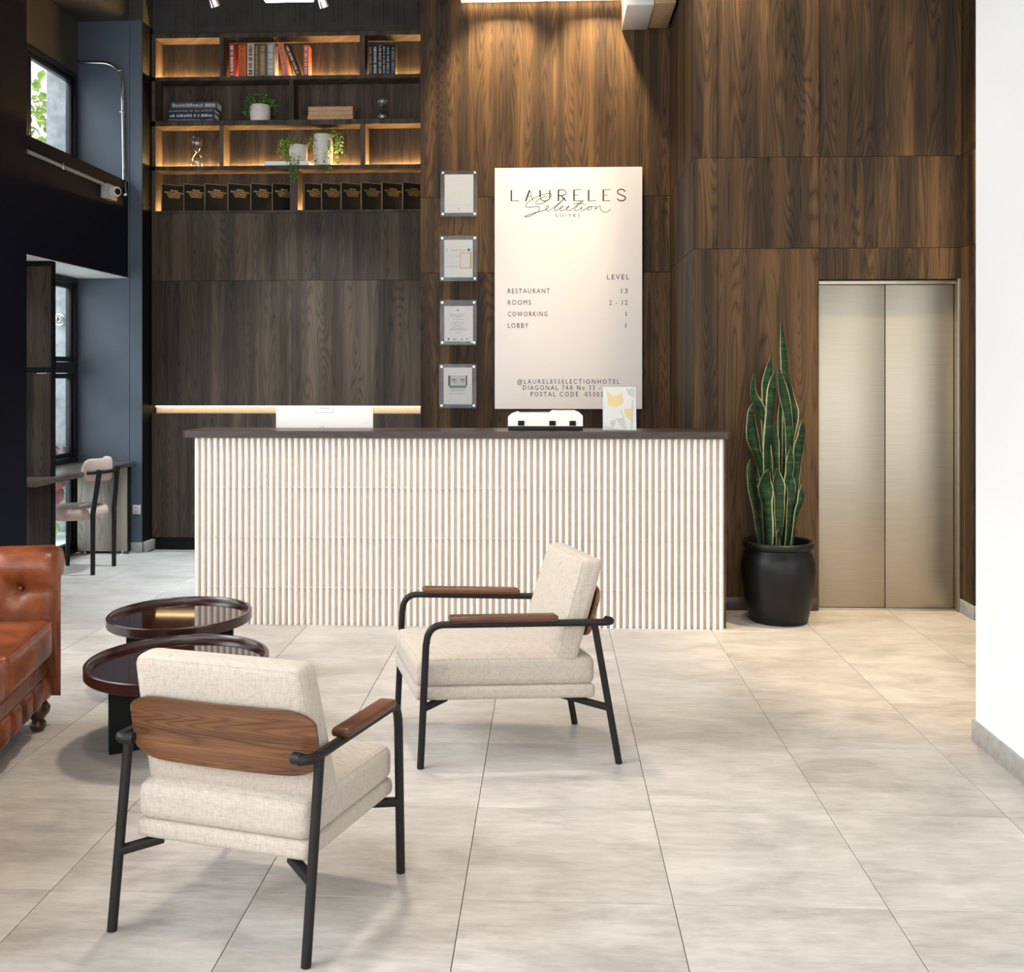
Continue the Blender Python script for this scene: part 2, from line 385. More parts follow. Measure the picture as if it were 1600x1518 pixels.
# side of the lift block and the lift wall
zr = [0, 2.303, 2.884, ZT]
ws = struct(bx('wall_side', M['black'], None, XS+.02, XS+.1, YE+.02, YC+.3, 0, ZT))
for a, c_ in zip(zr, zr[1:]): panel(ws, M['wall_wood'], XS, XS+.02, YE+.0205, YC-.001, a+pg, c_-pg)
wl = struct(bx('wall_right', M['black'], None, XS+.021, 1.70, YE+.021, YE+.12, 0, ZT))
bx('wall_core', M['black'], wl, 1.70, 2.61, YE+.021, YE+.12, 2.12, ZT); bx('wall_core', M['black'], wl, 2.62, 3.7, YE-.17, YE+.12, 0, ZT)
EL, ER, ET = 1.715, 2.60, 2.105
cols = [XS, 1.074, EL, 2.605]
for a, c_ in zip(zr, zr[1:]):
    for i in range(3):
        if i == 2 and a == 0: panel(wl, M['wall_wood'], cols[2]+pg, cols[3], YE, YE+.02, ET, c_-pg)
        else: panel(wl, M['wall_wood'], cols[i]+(pg if i else 0), cols[i+1]-pg, YE, YE+.02, a+pg, c_-pg)
    panel(wl, M['wall_wood'], 2.605, 3.7, YE-.19, YE-.17, a+pg, c_-pg)
    panel(wl, M['wall_wood'], 2.600, 2.62, YE-.17, YE+.03, a+pg, c_-pg)
bx('skirting', M['skirting'], wl, 2.592, 3.7, YE-.203, YE-.19, 0, .085, bev=.002)
bx('skirting', M['skirting'], wl, 2.588, 2.600, YE-.203, YE+.0, 0, .085, bev=.002)
bx('skirting', M['top_wood'], wl, XS, 1.70, YE-.014, YE, 0, .085, bev=.002)
bx('call_button', M['chrome'], wl, 2.63, 2.645, YE-.197, YE-.189, 1.365, 1.385, bev=.003)
bx('wall_shaft', M['black'], wl, 1.60, 2.8, YE+.16, YE+.2, 0, 2.4)
# lift
el = thing('elevator', (2.16, YE+.06, 0), 'brushed steel elevator with two closed door leaves beside the tall plant', 'elevator')
mid = xy(1382.5, YE+.06)
for a, c_ in ((EL+.002, mid-.0025), (mid+.0025, 2.575)): bx('door_leaf', M['steel'], el, a, c_, YE+.055, YE+.085, .012, ET-.03, bev=.002)
bx('jamb', M['steel'], el, 2.578, 2.599, YE-.005, YE+.09, 0, ET, bev=.002)
bx('header', M['steel'], el, EL+.002, 2.578, YE+.03, YE+.09, ET-.028, ET-.004, bev=.002)
bx('sill', M['steel'], el, EL+.002, 2.578, YE+.03, YE+.14, 0, .010, bev=.001)
# white wall on the right
ww = struct(bx('wall_white', M['white_paint'], None, XR, XR+.2, -1.2, 4.11, 0, ZT))
struct(bx('baseboard_right', M['skirting'], None, XR-.012, XR, -1.2, 4.122, 0, .085, bev=.001))
struct(bx('wall_lobby', M['white_paint'], None, 3.62, 3.75, 3.2, YE+.1, 0, ZT))
# left wall: windows behind a deep navy band
def navy(name, *a, mat='navy', **k): return bx(name, M[mat], WL, *a, **k)
ZL, ZSILL, ZSOF = 2.322, 3.132, 4.49
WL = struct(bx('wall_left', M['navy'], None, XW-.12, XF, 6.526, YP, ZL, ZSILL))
navy('lintel_soffit', XW-.1, XF-.002, 6.53, YP-.001, ZL-.006, ZL, mat='white_paint')
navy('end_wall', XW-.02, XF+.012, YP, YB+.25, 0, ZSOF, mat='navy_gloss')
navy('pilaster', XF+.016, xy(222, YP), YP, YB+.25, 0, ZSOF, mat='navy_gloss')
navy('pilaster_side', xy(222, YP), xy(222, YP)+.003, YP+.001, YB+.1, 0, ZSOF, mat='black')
navy('upper_wall', XW-.12, XW, 6.53, YP, 4.04, ZSOF, mat='concrete_dark')
navy('beam_soffit', XW-.12, XF, 6.53, YP, ZSOF, ZSOF+.04, mat='concrete_dark')
navy('beam', XF-.1, XF+.01, 6.53, YP+.02, ZSOF+.04, ZT, mat='concrete_dark')
navy('capital', XF-.02, xy(224, YP), YP-.006, YB+.25, ZSOF, ZT, mat='concrete_dark')
bx('skirting', M['skirting'], WL, XF+.016, xy(222, YP)+.004, YP-.012, YP, 0, .085, bev=.002)
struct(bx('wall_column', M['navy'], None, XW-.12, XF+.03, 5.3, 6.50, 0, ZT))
# windows
def window(name, y0, y1, z0, z1, bars, gl):
    f = BM(); th = .05
    for a in ((y0, y1, z0, z0+th), (y0, y1, z1-th, z1)): box(f, XW-.07, XW+.005, *a, bev=.004)
    for y in [y0, y1-th]: box(f, XW-.07, XW+.005, y, y+th, z0+th, z1-th, bev=.004)
    for z in bars: box(f, XW-.07, XW+.012, y0+th, y1-th, z-.045, z+.045, bev=.004)
    o = struct(mesh_obj(name, f, M['frame_black']))
    for (a, b_, c_, d) in gl:
        sf = BM(); s = .04
        box(sf, XW-.06, XW-.012, a, b_, c_, c_+s, bev=.004); box(sf, XW-.06, XW-.012, a, b_, d-s, d, bev=.004)
        box(sf, XW-.06, XW-.012, a, a+s, c_+s, d-s, bev=.004); box(sf, XW-.06, XW-.012, b_-s, b_, c_+s, d-s, bev=.004)
        mesh_obj('sash', sf, M['frame_black'], o)
        bx('pane', M['glass'], o, XW-.04, XW-.034, a+s, b_-s, c_+s, d-s)
    return o
wu = window('window_1', 6.6, 8.16, ZSILL+.12, 4.04, [], [(6.65, 7.40, ZSILL+.17, 3.99), (7.40, 8.11, ZSILL+.17, 3.99)])
wd = window('window_2', 6.55, 8.16, .0, ZL-.006, [1.56, .76], [(6.60, 7.35, 1.61, ZL-.06), (7.35, 8.11, 1.61, ZL-.06), (6.60, 7.35, .81, 1.51), (7.35, 8.11, .81, 1.51), (6.60, 7.35, .05, .71), (7.35, 8.11, .05, .71)])
hb = BM(); box(hb, XW-.012, XW+.03, 7.62, 7.75, 1.60, 1.625, bev=.006); box(hb, XW-.012, XW+.045, 7.67, 7.70, 1.59, 1.64, bev=.006)
mesh_obj('latch', hb, M['black_metal'], wd)

# outside the windows
struct(bx('ground', M['ext_pale'], None, -9, -4.06, 2, 14, -.2, -.05))
e1 = tag(bx('concrete_wall', M['ext_con'], None, -4.96, -4.62, 9.5, 9.9, -.05, 6.2, bev=.01), 'rough grey concrete pier standing outside the windows', 'wall')
e2 = tag(bx('rendered_wall', M['ext_pale'], None, -4.612, -4.3, 9.45, 9.9, -.05, 6.2, bev=.01), 'smooth pale rendered pier outside beside the rough concrete one', 'wall')
et = thing('plank_canopy', (-5.3, 9.3, 5.02), 'pale slatted timber canopy seen through the top window', 'canopy')
for i in range(14): bx('slat', M['ext_plank'], et, -6.4, -4.3, 8.6+i*.1, 8.69+i*.1, 5.02+.0*i, 5.05, bev=.004)
wlamp = thing('wall_lamp', (-4.66, 9.45, 2.0), 'small round metal lamp on the concrete pier outside', 'lamp')
lc = PY(92, 499, 9.44)
bm = BM(); bmesh.ops.create_uvsphere(bm, u_segments=16, v_segments=10, radius=.045, matrix=Matrix.Translation(lc + Vector((0, -.03, 0)))); mesh_obj('lamp_globe', bm, M['chrome'], wlamp)
bm = BM(); tube(bm, [lc + Vector((0, 0, 0)), lc + Vector((0, .07, 0))], .06, 16); mesh_obj('mount', bm, M['chrome'], wlamp)
def leafblob(bm, c, rad, n, ls, flat=1.0):
    for _ in range(n):
        d = Vector((random.gauss(0, 1), random.gauss(0, 1), random.gauss(0, 1)*flat)).normalized()*random.uniform(.55, 1)
        p = Vector(c) + Vector((d.x*rad[0], d.y*rad[1], d.z*rad[2]))
        leaf1(bm, p, ls*random.uniform(.7, 1.3))
def leaf1(bm, p, s, az=None, tilt=None):
    az = random.uniform(0, 6.28) if az is None else az; tilt = random.uniform(-1.1, .4) if tilt is None else tilt
    Mx = Matrix.Translation(p) @ Matrix.Rotation(az, 4, 'Z') @ Matrix.Rotation(-tilt, 4, 'Y') @ Matrix.Rotation(random.uniform(-.7, .7), 4, 'X')
    vs = [bm.verts.new(Mx @ Vector(v)) for v in ((0, 0, 0), (.35*s, .32*s, .08*s), (.7*s, .26*s, .06*s), (s, 0, -.06*s), (.7*s, -.26*s, .06*s), (.35*s, -.32*s, .08*s), (.5*s, 0, 0))]
    for a, b_, c_ in ((0, 1, 6), (1, 2, 6), (2, 3, 6), (3, 4, 6), (4, 5, 6), (5, 0, 6)): bm.faces.new((vs[a], vs[b_], vs[c_]))
tr = thing('garden_tree', (-5.75, 10.6, -.05), 'sunlit yellow green tree crown outside the top window', 'tree')
bm = BM(); tube(bm, [(-5.75, 10.6, -.05), (-5.7, 10.6, 1.5), (-5.8, 10.6, 3.2), (-5.7, 10.55, 4.4)], [.07, .06, .045, .02], 8); mesh_obj('trunk', bm, M['turned'], tr)
bm = BM(); leafblob(bm, (-5.62, 10.6, 3.85), (.55, .4, 1.05), 520, .12); o = mesh_obj('foliage', bm, M['ext_leaf'], tr, 0); o['kind'] = 'stuff'
sh = thing('red_leaf_shrub', (-4.75, 9.1, -.05), 'low shrub with dark red and green leaves outside below the desk', 'shrub')
bm = BM(); leafblob(bm, (-4.80, 9.15, .62), (.28, .22, .28), 40, .22); o = mesh_obj('red_leaves', bm, M['red_leaf'], sh, 0); o['kind'] = 'stuff'
bm = BM(); leafblob(bm, (-4.85, 9.1, .28), (.3, .2, .3), 40, .17); o = mesh_obj('green_leaves', bm, M['leaf_pale'], sh, 0); o['kind'] = 'stuff'
bm = BM()
for k in range(5): tube(bm, [(-4.78, 9.12, -.05), (-4.95+.08*k, 9.12, .55)], .008, 6)
mesh_obj('stem', bm, M['turned'], sh)

# ================================================================ LAMPS
def downlight(x, y, aim, power, cone, colr=WARM, blend=.6, label='', z=ZT, soft=.05):
    th = thing('downlight', (x, y, z), label, 'lamp', 'ceiling downlights')
    a = Vector(aim) - Vector((x, y, z-.16)); q = a.to_track_quat('-Z', 'Y').to_matrix().to_4x4()
    Mx = Matrix.Translation((x, y, z-.10)) @ q
    bm = BM(); lathe(bm, [(.0, .05), (.042, .05), (.045, .045), (.045, -.075), (.040, -.078), (.036, -.05), (.0, -.05)], (0, 0, 0), 20)
    bmesh.ops.transform(bm, matrix=Mx, verts=bm.verts); mesh_obj('housing', bm, M['white'], th)
    bm = BM(); lathe(bm, [(0, -.052), (.034, -.052), (.034, -.056), (0, -.056)], (0, 0, 0), 16); bmesh.ops.transform(bm, matrix=Mx, verts=bm.verts); mesh_obj('lens', bm, M['lamp'], th)
    bm = BM(); tube(bm, [(x, y, z), (x, y, z-.07)], .012, 8); mesh_obj('stem', bm, M['black_metal'], th)
    L = bpy.data.lights.new('spot', 'SPOT'); L.energy = power; L.color = colr; L.spot_size = R(cone); L.spot_blend = blend; L.shadow_soft_size = soft
    lo = bpy.data.objects.new('spot', L); C.objects.link(lo); lo.matrix_world = Mx @ Matrix.Translation((0, 0, -.10)); attach(lo, th); lo.matrix_basis = Mx @ Matrix.Translation((0, 0, -.10))
downlight(-.35, 6.85, (-.35, YC, 3.45), 125, 60, label='ceiling spot lighting the panelling above the left edge of the sign')
downlight(.35, 6.85, (.38, YC, 3.45), 125, 60, label='ceiling spot lighting the panelling above the right edge of the sign')
downlight(1.12, 5.85, (1.0, YE, 3.5), 80, 55, label='ceiling spot lighting the corner of the lift block')
downlight(2.35, 5.75, (2.35, 5.6, 0), 400, 46, colr=(1, .75, .44), label='ceiling spot over the floor before the elevator')
downlight(1.5, 5.6, (1.75, YE, 3.4), 26, 60, label='ceiling spot lighting the panelling above the tall plant')
downlight(-.9, 4.6, (-.9, 4.6, 0), 190, 78, colr=SOFT, label='added warm ceiling spot over the lounge before the counter', soft=.2)  # unseen lamp added to warm the middle of the floor
downlight(.6, 4.2, (.5, 4.3, 0), 45, 78, colr=SOFT, label='added warm ceiling spot over the right lounge chair', soft=.2)  # also an added lamp out of view, warms floor and chair
downlight(-1.3, 2.6, (-1.2, 2.9, 0), 60, 80, colr=SOFT, label='added warm ceiling spot over the front lounge chair', soft=.2)  # added out-of-view lamp, warm fill on the front seat and floor
# cove at the top of the sign wall, box beside it, bits of fittings at the top edge
cv = thing('cove_light', (-.05, 7.4, 4.35), 'warm glowing light cove along the top of the panelled sign wall', 'light')
bx('cove_board', M['dark_plaster'], cv, xy(712, YC), xy(978, YC), 7.33, YC-.06, 4.35, 4.39); bx('led_strip', M['led_cove'], cv, xy(722, YC), xy(972, YC), YC-.055, YC-.03, 4.340, 4.348)
for x in (-.6, .5): bx('hanger', M['black_metal'], cv, x-.01, x+.01, 7.38, 7.40, 4.39, ZT)
ab = thing('ceiling_box', (.75, 7.2, 4.2), 'off white box fitting under the ceiling at the panelled corner', 'fitting')
bx('housing', M['white'], ab, xy(976, 7.2), xy(1018, 7.2), 7.0, YC-.01, zy(25, 7.1), ZT, bev=.006)
bx('side_panel', M['tan_paper'], ab, xy(1018, 7.2)+.002, xy(1050, 7.25), 7.0, YC-.01, zy(23, 7.1), ZT, bev=.01)
def spothead(px, py, yy, ln, label):
    c = PY(px, py, yy); th = thing('track_spotlight', (c.x, yy, ZT), label, 'lamp', 'track spotlights above the shelves')
    bm = BM(); q = Matrix.Translation(c) @ Matrix.Rotation(R(28), 4, 'X') @ Matrix.Rotation(R(-14), 4, 'Y'); lathe(bm, [(0, ln), (.04, ln), (.045, ln-.01), (.05, .0), (.046, 0), (.04, .03), (0, .03)], (0, 0, 0), 18)
    bmesh.ops.transform(bm, matrix=q, verts=bm.verts); mesh_obj('housing', bm, M['chrome'], th)
    bm = BM(); tube(bm, [q @ Vector((0, 0, ln*.6)), (c.x, yy, ZT)], .01, 8); mesh_obj('stem', bm, M['black_metal'], th)
spothead(338, 10, 7.6, .16, 'silver track spotlight above the red and orange books')
spothead(508, 11, 7.6, .16, 'silver track spotlight nearest the tall wood panelled wall')
lz = PY(452, 1.5, 7.4).z; lx0, lx1 = PY(413, 2, 7.4).x, PY(490, 2, 7.4).x
ll = thing('linear_lamp', ((lx0+lx1)/2, 7.4, ZT), 'slim cool white linear ceiling lamp between the two track spotlights', 'lamp')
bx('housing', M['white'], ll, lx0, lx1, 7.37, 7.43, lz+.008, ZT, bev=.004); bx('diffuser', emis('cool_tube', (.88, .95, 1.0), 6), ll, lx0+.006, lx1-.006, 7.375, 7.425, lz, lz+.007)
L = bpy.data.lights.new('tube', 'AREA'); L.shape = 'RECTANGLE'; L.size = lx1-lx0; L.size_y = .05; L.spread = R(62); L.energy = 26; L.color = (.80, .91, 1.0)
lo = bpy.data.objects.new('tube', L); C.objects.link(lo); attach(lo, ll); lo.location = ((lx0+lx1)/2, 7.4, lz-.004)

# ================================================================ BOOKSHELF
SD = .165; YSB = YB + SD
bs = thing('bookshelf', (-2.2, YB+.08, zs0), 'built in dark walnut bookshelf with warm lit compartments', 'bookshelf')
zb = lambda a: zy(a, YB)
boards = [(50, 57), (118, 124), (187, 195), (258, 264.5), (328, 332)]
xs1 = -.95
for a, b_ in boards: bx('shelf_board', M['back_wood'], bs, xl, xs1, YB, YSB, zb(b_), zb(a), bev=.001, seg=1)
bx('back_panel', M['back_wood'], bs, xl, xs1, YSB, YSB+.012, zb(332), zb(50))
def divider(px0, px1, r, wide=None):
    bx('divider', M['back_wood'], bs, xy(px0, YB), xy(px1, YB), YB, YSB, zb(boards[r+1][0])+.0005, zb(boards[r][1])-.0005, bev=.001, seg=1)
bx('divider', M['back_wood'], bs, xl, xy(243, YB), YB, YSB, zb(328), zb(57), bev=.001, seg=1)
for a in ((343, 349.5, 0), (562, 570, 0), (452, 459, 1), (343, 349.5, 2), (563, 571, 2), (453, 465, 3)): divider(*a)
def led(px0, px1, r, s=1):
    z = zb(boards[r+1][0])
    bx('led_strip', M['led'], bs, xy(px0, YB)+.02, xy(px1, YB)-.01 if px1 < 650 else xs1, YSB-.014, YSB-.002, z+.001, z+.010)
for r in (0, 2):
    for a in ((243, 343), (349.5, 562), (570, 656)): led(*a, r)
led(243, 453, 3); led(465, 656, 3)
SH = [zb(118), zb(187), zb(258), zb(328)]         # shelf surfaces
def pz(py, r, y): return max(.01, zy(py, y) - SH[r])

def book_upright(px0, px1, top, r, cover, label, lean=0.0, y=8.385, depth=.115, shift=0):
    x0, x1 = xy(px0, y), xy(px1, y); h = pz(top, r, y)
    t = thing('book', ((x0+x1)/2, y, SH[r]), label, 'book', 'upright books on the top shelf')
    Mx = Matrix.Translation((x0, 0, SH[r])) @ Matrix.Rotation(lean, 4, 'Y') if lean else Matrix.Translation((x0, 0, SH[r]))
    wd_ = x1-x0; key = cover; cover = cl[key]
    bx('cover', cover, t, 0, wd_, y, y+.012, 0, h, bev=.003, Mx=Mx)
    cb = BM(); box(cb, 0, .003, y+.010, y+depth, 0, h, Mx=Mx); box(cb, wd_-.003, wd_, y+.010, y+depth, 0, h, Mx=Mx); mesh_obj('boards', cb, cover, t)
    bm = BM(); zz = h*.08
    while zz < h*.93:
        l = random.choice((.006, .009, .013, .018)); box(bm, wd_*.26, wd_*.74, y-.0006, y+.001, zz, min(zz+l, h*.95), Mx=Mx); zz += l + random.choice((.004, .006, .006, .016))
    mesh_obj('spine_title', bm, mk[key], t, 0)
    bx('pages', M['tan_paper'], t, .0035, wd_-.0035, y+.0125, y+depth-.006, .003, h-.004, Mx=Mx)
    return t
cl = {k: plain('spine_'+k, c_, .55, 0, .15, 60) for k, c_ in dict(redwhite=(.34, .05, .04), orange=(.52, .10, .02), greywhite=(.46, .42, .37), brown=(.15, .09, .045), olive=(.12, .095, .05), grey=(.26, .265, .26), pink=(.58, .18, .14), dark=(.035, .015, .012), rose=(.36, .07, .06), black=(.012, .012, .014), blackwhite=(.02, .02, .022), navy=(.012, .016, .028)).items()}
mk = {k: plain('foil_'+k, c_, .55, 0, .15, 80) for k, c_ in dict(redwhite=(.66, .54, .46), orange=(.36, .06, .015), greywhite=(.10, .04, .035), brown=(.26, .18, .09), olive=(.34, .26, .13), grey=(.50, .50, .48), pink=(.38, .08, .06), dark=(.55, .47, .40), rose=(.66, .46, .40), black=(.16, .16, .16), blackwhite=(.38, .38, .33), navy=(.26, .27, .30)).items()}
book_upright(358, 366.5, 66, 0, 'redwhite', 'slim red book with white spine lettering, leftmost of the coloured row')
book_upright(372, 384.5, 69, 0, 'orange', 'thick orange book second from the left on the top shelf')
book_upright(386, 397, 67, 0, 'greywhite', 'off white book with dark bands beside the orange one')
book_upright(398, 403.6, 69, 0, 'brown', 'narrow brown book between the off white and olive ones')
book_upright(404, 416, 68, 0, 'olive', 'olive brown book with faded gilt spine on the top shelf')
book_upright(417, 429, 67, 0, 'grey', 'grey book with silvery spine beside the leaning pink one')
book_upright(443, 451.5, 66, 0, 'pink', 'salmon pink book leaning to the left on the top shelf', lean=-R(10))
book_upright(463.5, 470.5, 66, 0, 'dark', 'dark book with white letters leaning steeply between two pink ones', lean=-R(22))
book_upright(474, 482, 70, 0, 'rose', 'dusty red upright book at the right end of the coloured row')
for i, (a, c_, k, d) in enumerate(((575.8, 581.8, 'black', 'black book leftmost in the dark row at the right end of the top shelf'), (582.2, 590, 'blackwhite', 'black book with pale label second in the dark row on the top shelf'), (590.6, 597, 'blackwhite', 'black book third in the dark row, pale lettering on its spine'), (597.4, 602.6, 'navy', 'thin navy book fourth in the dark row on the top shelf'), (603, 609.4, 'navy', 'navy book fifth in the dark row on the top shelf'), (610, 618, 'black', 'black book rightmost in the dark row on the top shelf'))):
    book_upright(a, c_, 71, 0, k, d)
def book_flat(px0, px1, py0, py1, r, zc, cover, label, group, y=8.365, depth=.135, pages=None, rot=0):
    x0, x1 = xy(px0, y), xy(px1, y); h = (py1-py0)*y/F
    t = thing('book', ((x0+x1)/2, y, zc), label, 'book', group); title = None
    if isinstance(cover, tuple): cover, title = cover
    Mx = Matrix.Translation(((x0+x1)/2, y+depth/2, zc)) @ Matrix.Rotation(rot, 4, 'Z'); a, d = (x1-x0)/2, depth/2
    bx('spine', cover, t, -a, a, -d-.006, -d+.006, .0005, h, bev=.0055, seg=3, Mx=Mx)
    if title:
        bm = BM(); xx = -a*.92
        while xx < a*.86:
            l = random.choice((.010, .014, .018, .024)); box(bm, xx, xx+l, -d-.0066, -d-.003, h*.28, h*random.choice((.6, .72, .72)), Mx=Mx); xx += l + random.choice((.004, .006, .02))
        mesh_obj('spine_title', bm, title, t, 0)
    cb = BM(); box(cb, -a, a, -d+.006, d, .0005, .004, Mx=Mx); box(cb, -a, a, -d+.006, d, h-.0035, h, Mx=Mx); mesh_obj('boards', cb, cover, t)
    bx('pages', M['paper'] if pages is None else pages, t, -a+.005, a-.005, -d+.007, d-.005, .0045, h-.004, Mx=Mx)
    return zc + h
hst = {k: (plain('flat_spine_'+k, a_, .5, 0, .15, 60), plain('flat_title_'+k, b_, .5, 0, .1, 60)) for k, (a_, b_) in dict(white=((.06, .06, .068), (.38, .39, .42)), thin=((.03, .03, .035), (.17, .17, .18)), navy=((.018, .026, .05), (.38, .41, .48)), base=((.014, .014, .018), (.2, .2, .21))).items()}
z = SH[1]
for (a, c_, y0, y1, k, d, ro) in ((261, 337, 182.6, 187, 'base', 'black book at the bottom of the dark flat stack', .02), (263, 335, 173.6, 182.6, 'navy', 'navy book with white lettering second from the bottom of the dark stack', 0), (262, 335.5, 167.4, 173.6, 'thin', 'thin black book second from the top of the dark stack', -.02), (267, 339, 156, 167.4, 'white', 'charcoal book with silver lettering on top of the dark stack', .03)):
    z = book_flat(a, c_, y0, y1, 1, z, hst[k], d, 'dark books lying in a stack', rot=ro)
z = SH[1]
for (a, c_, y0, y1, d) in ((480.5, 552, 181.5, 188, 'tan paper covered book at the bottom of the tan stack'), (481.5, 551.5, 174, 181.5, 'tan paper covered book in the middle of the tan stack'), (481.5, 551.5, 167, 174, 'tan paper covered book on top of the tan stack')):
    z = book_flat(a, c_, y0, y1, 1, z, M['tan_paper'], d, 'tan books lying in a stack', pages=M['tan_paper'])
zfl = book_flat(413, 482, 251, 258, 2, SH[2], M['paper'], 'white book lying flat under the smaller trailing plant', 'white book', y=8.36, depth=.14)
# encyclopaedia volumes standing face out, each turned a little
def encyclopedia():
    t = thing('encyclopedia_volume', (0, 0, 0), '', 'book', 'black encyclopaedia volumes on the bottom shelf')
    wv, hv, tv = .208, .238, .026
    cb = BM(); box(cb, 0, wv, 0, .003, 0, hv, bev=.001, seg=1); box(cb, 0, wv, tv-.003, tv, 0, hv, bev=.001, seg=1); box(cb, wv-.003, wv, .003, tv-.003, 0, hv); mesh_obj('cover', cb, M['black'], t)
    bx('pages', M['goldline'], t, .003, wv-.0035, .0032, tv-.0032, .003, hv-.003)
    bm = BM()
    for a in ((0, .0025, 0, hv), (0, wv, hv-.0022, hv), (0, wv*.45, 0, .0018)): box(bm, a[0], a[1], -.0008, -.0001, a[2], a[3])
    mesh_obj('gilt_border', bm, M['goldline'], t)
    bm = BM(); cxm = wv*.50
    for k, (s, hw) in enumerate((('GRAN', .030), ('ENCICLOPEDIA', .078), ('ILUSTRADA', .056), ('CIRCULO', .048))): text_on(bm, s, cxm-hw, cxm+hw, hv-.058-k*.0185, hv-.0425-k*.0185, -.0009, 1.05)
    mesh_obj('lettering', bm, M['gold'], t, 0)
    return t
enc = encyclopedia()
edges = [252.5, 287, 320, 356, 392, 425.5, 475, 502.5, 533, 564.5, 597, 629.5]
words = ['first', 'second', 'third', 'fourth', 'fifth', 'sixth']
for i, e in enumerate(edges):
    o = enc if i == 0 else copy_tree(enc)
    y = YB + .022
    o.location = (xy(e, y), y, SH[3]); o.rotation_euler = (0, 0, R(random.uniform(30, 34) if i < 5 else random.uniform(31, 35)))
    o['label'] = ('black encyclopaedia volume with gilt title, %s from the left end of its shelf' % words[i]) if i < 6 else ('black encyclopaedia volume with gilt title, %s to the right of the divider' % words[i-6])
# plants on the shelves
def shelf_plant(label, px0, px1, ptop, zbase, folg, y, trail=(), tall=False):
    x0, x1 = xy(px0, y), xy(px1, y); cx_, r_ = (x0+x1)/2, (x1-x0)/2; h = zy(ptop, y) - zbase
    t = thing('potted_plant', (cx_, y, zbase), label, 'plant', 'trailing plants on the bookshelf')
    bm = BM(); lathe(bm, [(0, .0005), (r_*.86, .0005), (r_*.93, .006), (r_, h*.55), (r_*.99, h-.004), (r_*.96, h), (r_*.91, h-.003), (r_*.89, h-.02), (0, h-.02)], (cx_, y, zbase), 28); mesh_obj('pot', bm, M['ceramic'], t)
    bm = BM(); lathe(bm, [(0, h-.012), (r_*.88, h-.019), (r_*.88, h-.0195)], (cx_, y, zbase), 20); mesh_obj('soil', bm, M['soil'], t)
    bm = BM(); st = BM()
    for (fx0, fx1, fz0, fz1, n, dy) in folg:
        a, b_ = PY(fx0, fz1, y), PY(fx1, fz0, y); c = (a+b_)/2
        for _ in range(n):
            d = Vector((random.uniform(-1, 1), random.uniform(-1, 1), random.uniform(-1, 1)))
            if d.length > 1: continue
            p = Vector((c.x + d.x*abs(b_.x-a.x)/2, y + dy + d.y*.05, c.z + d.z*abs(b_.z-a.z)/2))
            leaf1(bm, p, random.uniform(.016, .028))
    for pts in trail:
        P = [PY(px, py, y+dy) for px, py, dy in pts]; P = [Vector(q) for q in catmull([tuple(q) for q in P], 6)]
        tube(st, P, .0016, 5)
        for q in P:
            for _ in range(3): leaf1(bm, q + Vector((random.gauss(0, .010), random.gauss(-.004, .006), random.gauss(0, .008))), random.uniform(.016, .026))
    if not trail: tube(st, [(cx_, y, zbase+h-.02), (cx_+.01, y-.01, zbase+h+.03)], .003, 5)
    mesh_obj('stem', st, M['leaf_small'], t)
    o = mesh_obj('foliage', bm, M['leaf_small'], t, 0); o['kind'] = 'stuff'
shelf_plant('bushy green plant in a low round white pot on the unlit shelf', 391, 422.5, 165, SH[1], [(383, 432, 170, 146, 420, -.01), (378, 392, 183, 160, 90, -.01), (420, 437, 184, 160, 90, -.01), (392, 404, 178, 162, 24, -.06)], 8.43)
shelf_plant('smaller trailing plant in a white pot standing on a flat white book', 452, 480.5, 228, zfl, [(435, 478, 236, 213, 420, -.01), (433, 452, 252, 225, 130, -.02), (455, 470, 240, 226, 40, -.06)], 8.42,
            [[(448, 228, -.04), (450, 245, -.075), (455, 258, -.085), (456, 275, -.085), (458, 283, -.085)], [(455, 230, -.05), (460, 250, -.08), (462, 265, -.09), (460, 280, -.088)], [(445, 232, -.04), (446, 250, -.07), (452, 268, -.085)], [(465, 232, -.05), (466, 248, -.08), (463, 270, -.088)]])
shelf_plant('trailing plant in the tall white pot at the right of the lit shelf', 490, 520, 212, SH[2], [(487, 533, 214, 203, 340, -.01), (480, 498, 232, 212, 60, -.04), (520, 538, 240, 208, 130, -.01)], 8.43,
            [[(497, 212, -.05), (494, 225, -.062), (496, 240, -.066), (494, 252, -.068)], [(512, 212, -.05), (513, 228, -.062), (516, 240, -.068), (514, 262, -.085), (513, 268, -.088)], [(505, 212, -.05), (503, 235, -.064), (507, 246, -.066), (504, 254, -.07)], [(524, 212, -.03), (527, 235, -.04), (528, 252, -.045)], [(532, 214, -.02), (534, 240, -.02)]])
# hourglasses
def hourglass(label, px0, px1, ptop, r, y=8.42):
    x0, x1 = xy(px0, y), xy(px1, y); cx_, rr = (x0+x1)/2, (x1-x0)/2; h = zy(ptop, y) - SH[r]
    t = thing('hourglass', (cx_, y, SH[r]), label, 'hourglass', 'glass hourglasses')
    bm = BM(); lathe(bm, [(0, .001), (rr*.7, .001), (rr*.72, h*.03), (rr*.95, h*.12), (rr*.98, h*.24), (rr*.6, h*.40), (rr*.16, h*.5), (rr*.6, h*.60), (rr*.98, h*.76), (rr*.95, h*.9), (rr*.72, h*.97), (rr*.7, h), (0, h)], (cx_, y, SH[r]), 28); mesh_obj('bulbs', bm, M['clear'], t)
    bm = BM()
    for k in (0, .94): lathe(bm, [(0, h*k+.0005), (rr*.8, h*k+.0005), (rr*.8, h*(k+.05)), (0, h*(k+.05))], (cx_, y, SH[r]), 28)
    mesh_obj('cap', bm, M['clear'], t)
hourglass('clear glass hourglass alone in the lit left compartment', 297, 318, 213, 2)
hourglass('smaller dark glass hourglass on the shelf beside the tan books', 588.5, 606, 153, 1)

